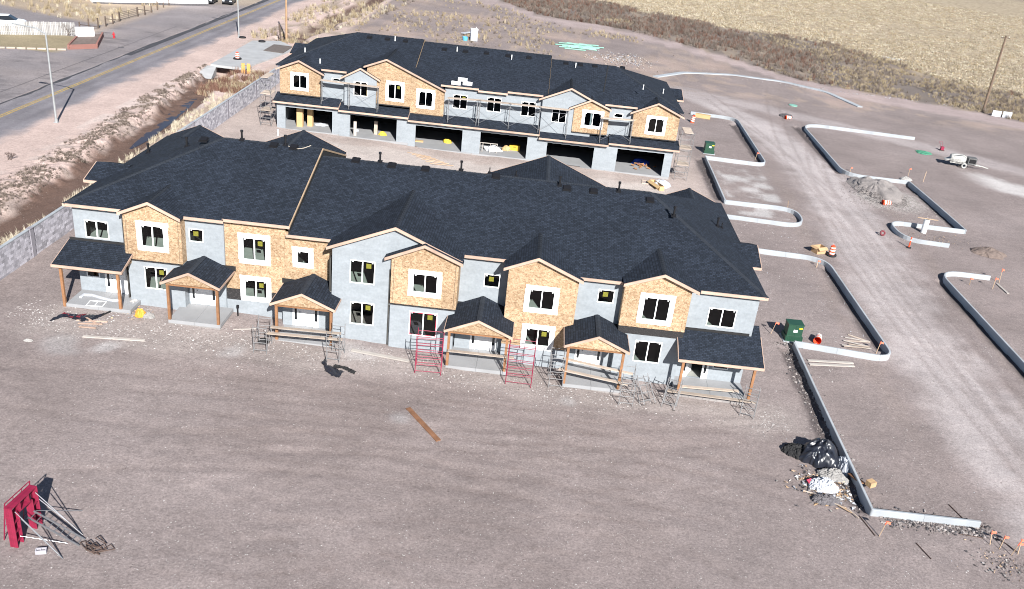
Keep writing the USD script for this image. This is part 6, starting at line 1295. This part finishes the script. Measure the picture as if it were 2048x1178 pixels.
for k in range(8): p = fa+(fb_-fa)*(k+.06)/8; q = fa+(fb_-fa)*(k+.9)/8; obj('log', MB().tube(p+[0, 0, .1], q+[0, 0, .1], .14, 7), 'plank', t)
q = on(G(228, 76)); t = thing('fire_hydrant', 'red fire hydrant at the road edge across from the site', 'hydrant', q); obj('barrel', MB().lathe([(.17, 0), (.17, .05), (.11, .06), (.11, .55), (.14, .57), (.14, .62), (.11, .68), (.05, .76), (0, .78)], 12), 'hydrant', t)
for s in (-1, 1): obj('outlet', MB().tube((s*.1, 0, .45), (s*.2, 0, .45), .06, 8), 'hydrant', t)
obj('cap', MB().tube((0, 0, .77), (0, 0, .84), .03, 5), 'hydrant', t)
tag(obj('manhole_lid', MB().tube(on(G(242, 95))+[0, 0, -.05], on(G(242, 95))+[0, 0, .02], .4, 16), 'grime'), 'dark iron lid in the pavement below the hydrant', 'manhole lid')
# bare shrub by the sign
def shrub(label, at, r, h, n, lk='twig', name='bare_shrub'):
    m_ = MB()
    def br(p, d, L, rad, k):
        q = p+d*L; m_.tube(p, q, rad, 4, rad*.6)
        if k == 0: return
        for _ in range(3): e_ = d+NR.normal(0, .5, 3); e_[2] = abs(e_[2])*.8+.1; br(q, e_/np.linalg.norm(e_), L*.68, rad*.6, k-1)
    for _ in range(n): d = np.array([NR.normal(0, .5), NR.normal(0, .5), 1.0]); br(at+NR.normal(0, .1, 3)*[1, 1, 0], d/np.linalg.norm(d), h*.4, .022, 3)
    t = thing(name, label, 'shrub'); obj('branches', m_, lk, t); return t
shrub('bare twiggy shrub in front of the white fence beside the sign', on(G(137, 71)), 1, 1.9, 9)
shrub('small bare bush on the pink verge at the left edge', on(G(20, 320)), .5, .7, 8); shrub('small dry bush on the verge beside the ditch', on(G(248, 230)), .5, .7, 8)
# far yard: toilet, blue tub, lumber
q = on(G(947, 82)); t = thing('portable_toilet', 'white portable cabin standing in the weeds behind the farther row', 'cabin', q, .2); obj('cabin', MB().box(-.58, .58, -.58, .58, .05, 1.9), 'white_sheet', t); obj('roof', MB().box(-.62, .62, -.62, .62, 1.903, 2.05), 'label_white', t); obj('door', MB().box(-.4, .4, -.6, -.583, .1, 1.8), 'label_white', t); obj('vent', MB().tube((.35, .35, 2.05), (.35, .35, 2.3), .06, 8), 'white_pvc', t)
q = on(G(930, 81)); t = thing('blue_tub', 'blue tub beside the white portable cabin', 'tub', q); obj('tub', MB().lathe([(0, 0), (.4, 0), (.5, .6), (.46, .6), (.38, .06), (0, .06)], 14), 'blue_light', t)
tag(obj('board', MB().beam(on(G(925, 70))+[0, 0, .3], on(G(942, 68))+[0, 0, .35], .7, .1), 'white_sheet'), 'white slab lying behind the blue tub', 'slab')
for k in range(14):
    a = on(G(1108+RNG.uniform(0, 50), 86+k*.95)); b = on(G(1165+RNG.uniform(0, 50), 92+k*.8)); tag(obj('pvc_pipe', MB().tube(a+[0, 0, .12+.02*(k % 4)], b+[0, 0, .1+.02*(k % 4)], .1, 6), 'mint_pipe'), 'mint green pipe in the pile beyond the farther roof', 'pipe', 'mint green pipes piled in the weeds')
q = on(G(1586, 211)); tag(obj('lid', MB().tube(q, q+[0, 0, .12], .65, 14), 'mint_pipe'), 'pale green lid lying on the open track', 'lid'); crumple('scrap', 'dark debris beside the tipped drum on the open track', 'debris', G(1572, 233), 1.0, .6, .4, 'grime', 53, 18)
for k, (px, py) in enumerate([(1068, 14), (1704, 158), (1776, 178), (1800, 132), (1936, 210), (1405, 92)]):
    q = on(G(px, py)); tag(obj('weed_fence_post', MB().tube(q-[0, 0, .2], q+[.15*(k % 3-1), 0, 1.35], .06, 6), 'old_wood'), ['thin pole at the top edge beside the dirt lane', 'leaning post in the weeds left of the pale tussocks', 'leaning post in the weeds below the pale tussocks', 'post at the field edge by the white rubbish', 'post in the weeds left of the leaning utility pole', 'post in the dark burnt weeds'][k], 'post')
q = on(G(634, 300)); hp_ = [roofpt(x, y, fL) for x, y in [(577, 293), (584, 297), (596, 298.5), (608, 297), (622, 292)]]
tag(obj('hose', MB().path([p+[0, 0, .03] for p in hp_], .025, 5), 'hose'), 'pale hose lying on the ridge of the nearer roof', 'hose')

# ------------------------------------------------------------------ things nobody could count: weeds, stubble, stones
def tuft(n, h, spread, w, droop=.5, seed=0):
    r_ = np.random.RandomState(seed); m_ = MB()
    for _ in range(n):
        a = r_.uniform(0, 2*np.pi); o = np.array([r_.normal(0, spread*.3), r_.normal(0, spread*.3), 0]); d = np.array([np.cos(a), np.sin(a), 0])*r_.uniform(.1, 1)*spread; hh_ = h*r_.uniform(.5, 1.1); s = np.array([-np.sin(a), np.cos(a), 0])*w
        p1 = o+d*.45+[0, 0, hh_*.65]; p2 = o+d+[0, 0, hh_*(1-.25*droop)]
        m_.add([o-s, o+s, p1+s*.8, p1-s*.8, p2], [[0, 1, 2], [0, 2, 3], [3, 2, 4]])
    return m_
def place(n, fx_, fy_, ok, seed):
    r_ = np.random.RandomState(seed); x = fx_(r_, n); y = fy_(r_, n, x); k = ok(x, y, r_); x, y = x[k], y[k]; return np.stack([x, y, H(x, y)-.02], 1)
def dens(x, y, f, s): return meshkit.fbm(np.stack([x*f, y*f, x*0], -1), 3, s)
TD = [tuft(26, .55, .35, .012, .5, i) for i in range(3)]; TB = [tuft(22, .9, .45, .016, .4, 10+i) for i in range(3)]; TL_ = [tuft(14, .22, .2, .014, .8, 20+i) for i in range(2)]
p = place(900, lambda r, n: r.uniform(-10.4, -5.6, n), lambda r, n, x: r.uniform(4, 64, n), lambda x, y, r: (np.abs(x-ditch_x(y)) > .95) & (x > ditch_x(y)) & (dens(x, y, .5, 61) > r.uniform(.3, .62, len(x))), 1)
scatter('bank_grass', TD+TB[:1], p, ['pale_grass']*4, 'pale dry grass along the ditch bank and block wall', NR.uniform(.5, 1.05, len(p)), tilt=NR.uniform(0, .25, len(p)))
p = place(26000, lambda r, n: r.uniform(-16.5, -10.5, n), lambda r, n, x: r.uniform(6, 66, n), lambda x, y, r: (np.abs(x-ditch_x(y)) > 1.0) & (x < ditch_x(y)-1.5) & (np.abs(x-ditch_x(y)-(-2.9)) < r.uniform(.3, 1.9, len(x))) & (dens(x, y, .7, 62) > .37), 2)
scatter('verge_weeds', TL_+TD[:1], p, ['grey_weed', 'twig', 'grey_weed'], 'low grey weeds on the rough far bank of the ditch', NR.uniform(.22, .6, len(p)))
p = place(1100, lambda r, n: r.uniform(-13, -6.2, n), lambda r, n, x: r.uniform(53, 64.2, n), lambda x, y, r: (dens(x, y, .4, 63) > .45) & ((x > -12) | (y < 58)) & (y < 63.6), 3)
scatter('culvert_brush', TB, p, ['red_weed', 'dry_grass', 'red_weed'], 'reddish brush choking the ditch by the culvert mouth', NR.uniform(.6, 1.2, len(p)))
p = place(2600, lambda r, n: r.uniform(-18, 10, n), lambda r, n, x: r.uniform(86, 175, n), lambda x, y, r: (x < -4+np.maximum(y-120, 0)*.1) & (dens(x, y, .12, 64) > r.uniform(.4, .58, len(x))), 4)
scatter('roadside_weeds', TD+TB[:1], p, ['dry_grass', 'grey_weed', 'pale_grass', 'dry_grass'], 'dry weeds along the road beyond the culvert', NR.uniform(.7, 1.6, len(p)))
p = place(5200, lambda r, n: r.uniform(-2, 62, n), lambda r, n, x: r.uniform(60, 165, n), lambda x, y, r: (y-np.interp(x, ex, ey) < -9) & (y > 103-np.maximum(x-38, 0)*.0) & (dens(x, y, .09, 65) > r.uniform(.47, .62, len(x))) & (np.hypot(x-62, y-100) > 14), 5)
scatter('yard_weeds', TD+TB[:1]+TL_[:1], p, ['dry_grass', 'grey_weed', 'dry_grass', 'dry_grass', 'grey_weed'], 'patchy dry weeds on the waste ground behind the farther row', NR.uniform(.5, 1.2, len(p)))
p = place(26000, lambda r, n: r.uniform(10, 160, n), lambda r, n, x: np.interp(x, ex, ey)+r.uniform(0, 1, n)*(np.interp(x, fx, fy)-np.interp(x, ex, ey)+2), lambda x, y, r: dens(x, y, .16, 66) > r.uniform(.25, .62, len(x)), 6)
ch = np.where(dens(p[:, 0], p[:, 1], .07, 67)+(p[:, 0]-75)*.008 > .5+NR.normal(0, .05, len(p)), NR.choice([0, 0, 2, 3], len(p)), NR.choice([1, 3, 5, 5, 4], len(p)))
scatter('hedge_weeds', TD+TB, p, ['dry_grass', 'grey_weed', 'dry_grass', 'grey_weed', 'red_weed', 'grey_weed'], 'dark and straw coloured weeds in the strip below the field', NR.uniform(.5, 1.25, len(p)), choice=ch)
p = place(700, lambda r, n: r.uniform(-75, -38, n), lambda r, n, x: r.uniform(82, 120, n), lambda x, y, r: (y > 83-(x+40)*.35) & (x < -38) & (dens(x, y, .15, 68) > r.uniform(.35, .55, len(x))), 7)
scatter('lot_weeds', TD+TB[:1], p, ['dry_grass', 'pale_grass', 'dry_grass', 'dry_grass'], 'straw coloured weeds behind the fence posts across the road', NR.uniform(.8, 1.6, len(p)))
def stub(seed):
    r_ = np.random.RandomState(seed); m_ = MB()
    for _ in range(9):
        o = np.array([r_.normal(0, .45), r_.normal(0, .45), 0]); a = r_.uniform(0, 6.3); l = np.array([np.cos(a), np.sin(a), 0])*r_.uniform(.05, .3); s = np.array([np.cos(a+1.4), np.sin(a+1.4), 0])*r_.uniform(.05, .11); h = np.array([0, 0, r_.uniform(.15, .42)])
        m_.add([o-s, o+s, o+l+h+s*.6, o+l+h-s*.6], [[0, 1, 2, 3]])
    return m_
p = place(80000, lambda r, n: 36+230*r.uniform(0, 1, n)**1.2, lambda r, n, x: np.interp(x, fx, fy)+r.uniform(0, 1, n)**1.25*np.minimum(230, 60+x*1.2), lambda x, y, r: (x > 30) & (dens(x, y, .035, 69) > r.uniform(.1, .42, len(x))), 8)
scatter('field_stubble', [stub(i) for i in range(4)], p, ['stubble', 'stubble', 'pale_grass', 'dry_grass'], 'pale corn stubble littering the harvested field', NR.uniform(.45, 1.0, len(p)))
def peb(seed):
    m_ = trimesh.creation.icosphere(1, 1.0); r_ = np.random.RandomState(seed); v = np.array(m_.vertices)*r_.uniform(.6, 1.2, (len(m_.vertices), 1))*[1.0, r_.uniform(.6, 1), r_.uniform(.4, .7)]; return (v, m_.faces)
PB = [peb(i) for i in range(4)]
def rub(n, cx, cy, sx, sy, seed, smin, smax, name, label, lk=('stone', 'pale_stone', 'stone', 'dark_stone')):
    p = place(n, lambda r, n: cx+sx*r.uniform(-1, 1, n), lambda r, n, x: cy+sy*r.normal(0, .5, n), lambda x, y, r: (dens(x, y, .5, seed) > r.uniform(.3, .6, len(x))) & ((y < -.3) | (x > 43) | (y > 18)), seed); s = smin+(smax-smin)*np.random.RandomState(seed).uniform(0, 1, len(p))**3
    p[:, 2] += .02; scatter(name, PB, p, list(lk), label, s)
rub(11000, 20.5, -3.3, 23, 2.0, 71, .010, .06, 'rubble', 'pale rubble and mortar crumbs along the house fronts', ('stone', 'pale_stone', 'stone', 'dark_stone'))
p = place(60000, lambda r, n: r.uniform(4, 62, n), lambda r, n, x: -24+80*r.uniform(0, 1, n)**1.6, lambda x, y, r: ~((x > -1) & (x < 43) & (y > -3) & (y < 18)) & (dens(x, y, .3, 72) > r.uniform(.25, .6, len(x))), 72); p[:, 2] += .018
scatter('loose_stones', PB, p, ['stone', 'pale_stone', 'dark_stone', 'dark_stone'], 'small stones scattered over the bare building ground', .010+.028*NR.uniform(0, 1, len(p))**3)
p = place(1500, lambda r, n: r.normal(0, .35, n)+np.where(r.uniform(0, 1, n) < .45, 45.8, 49.5), lambda r, n, x: np.where(x < 47.5, r.uniform(-11, 7, n), r.normal(-11.5, .35, n)), lambda x, y, r: (x < 52.5), 73); p[1:, 0] += np.where(p[1:, 0] > 47.5, np.random.RandomState(5).uniform(-3, 2.5, len(p)-1), 0); p[:, 2] = H(p[:, 0], p[:, 1])+.02
scatter('kerb_clods', PB, p, ['dark_stone', 'stone', 'grime', 'dark_stone'], 'dark clods thrown up along the foreground kerb', NR.uniform(.03, .10, len(p)))
p = place(3200, lambda r, n: r.normal(66, 2.4, n), lambda r, n, x: r.normal(43.8, 2.6, n), lambda x, y, r: x > 60, 74); p[:, 2] += np.clip(.85*(1-np.hypot((p[:, 0]-G(1752, 385)[0])/3.4, (p[:, 1]-G(1752, 385)[1])/4.6)**2), 0, 1)*.55+.02
scatter('gravel_spread', PB, p, ['gravel', 'gravel', 'stone', 'dark_stone'], 'loose gravel spread round the heap on the track', NR.uniform(.03, .08, len(p)))
p = place(1700, lambda r, n: r.uniform(43, 53, n), lambda r, n, x: r.uniform(-15, 40, n), lambda x, y, r: dens(x, y, .35, 75) > r.uniform(.42, .62, len(x)), 75); p[:, 2] += .015
scatter('site_litter', PB, p, ['pale_stone', 'stone', 'pale_stone', 'white_sheet'], 'pale crumbs littering the ground right of the nearer row', .015+.05*NR.uniform(0, 1, len(p))**3)

def bits(name, label, c, rx, ry, n, lks, smin, smax, seed, flat=.5):
    r_ = np.random.RandomState(seed); pr = []
    for i in range(len(lks)):
        a = r_.uniform(-1, 1, (7, 3))*[1, .7, flat]; pr.append((a, np.array([[0, 1, 2], [1, 3, 2], [2, 3, 4], [3, 5, 4], [4, 5, 6], [0, 2, 6]])))
    x = c[0]+rx*r_.normal(0, .5, n); y = c[1]+ry*r_.normal(0, .5, n); scatter(name, pr, np.stack([x, y, H(x, y)+.05], 1), list(lks), label, r_.uniform(smin, smax, n))
bits('builders_scraps', 'white builders scraps strewn past the mint green pipes', G(1245, 120), 5.0, 6.0, 420, ('rag', 'white_sheet', 'plank', 'stone'), .06, .3, 81)
bits('field_rubbish', 'white rubbish caught at the field edge', G(1778, 117), 3.2, 1.6, 110, ('white_sheet', 'rag', 'white_sheet'), .1, .4, 82)
bits('windblown_litter', 'white litter blown along the lower edge of the weed strip', G(1700, 186), 26, 1.2, 90, ('white_sheet', 'rag'), .06, .22, 83)
bits('rubbish_scraps', 'torn paper and plastic scraps round the black sheeting heap', G(1650, 975), 1.5, 1.5, 420, ('white_sheet', 'rag', 'grime', 'cardboard', 'label_white', 'stake'), .03, .17, 84)
bits('porch_scraps', 'torn scraps round the orange bag by the left porches', G(278, 625), 1.0, .8, 90, ('white_sheet', 'rag', 'stake'), .03, .12, 85)
bits('corner_scraps', 'twigs and scraps at the lower right picture corner', G(2010, 1130), 1.5, 1.1, 220, ('grime', 'stake', 'rag', 'dark_stone'), .02, .09, 86)
bits('hook_scraps', 'dark scraps and clods round the hooked kerb', G(1880, 480), 4.2, 2.0, 220, ('grime', 'dark_stone', 'stake'), .02, .09, 87)
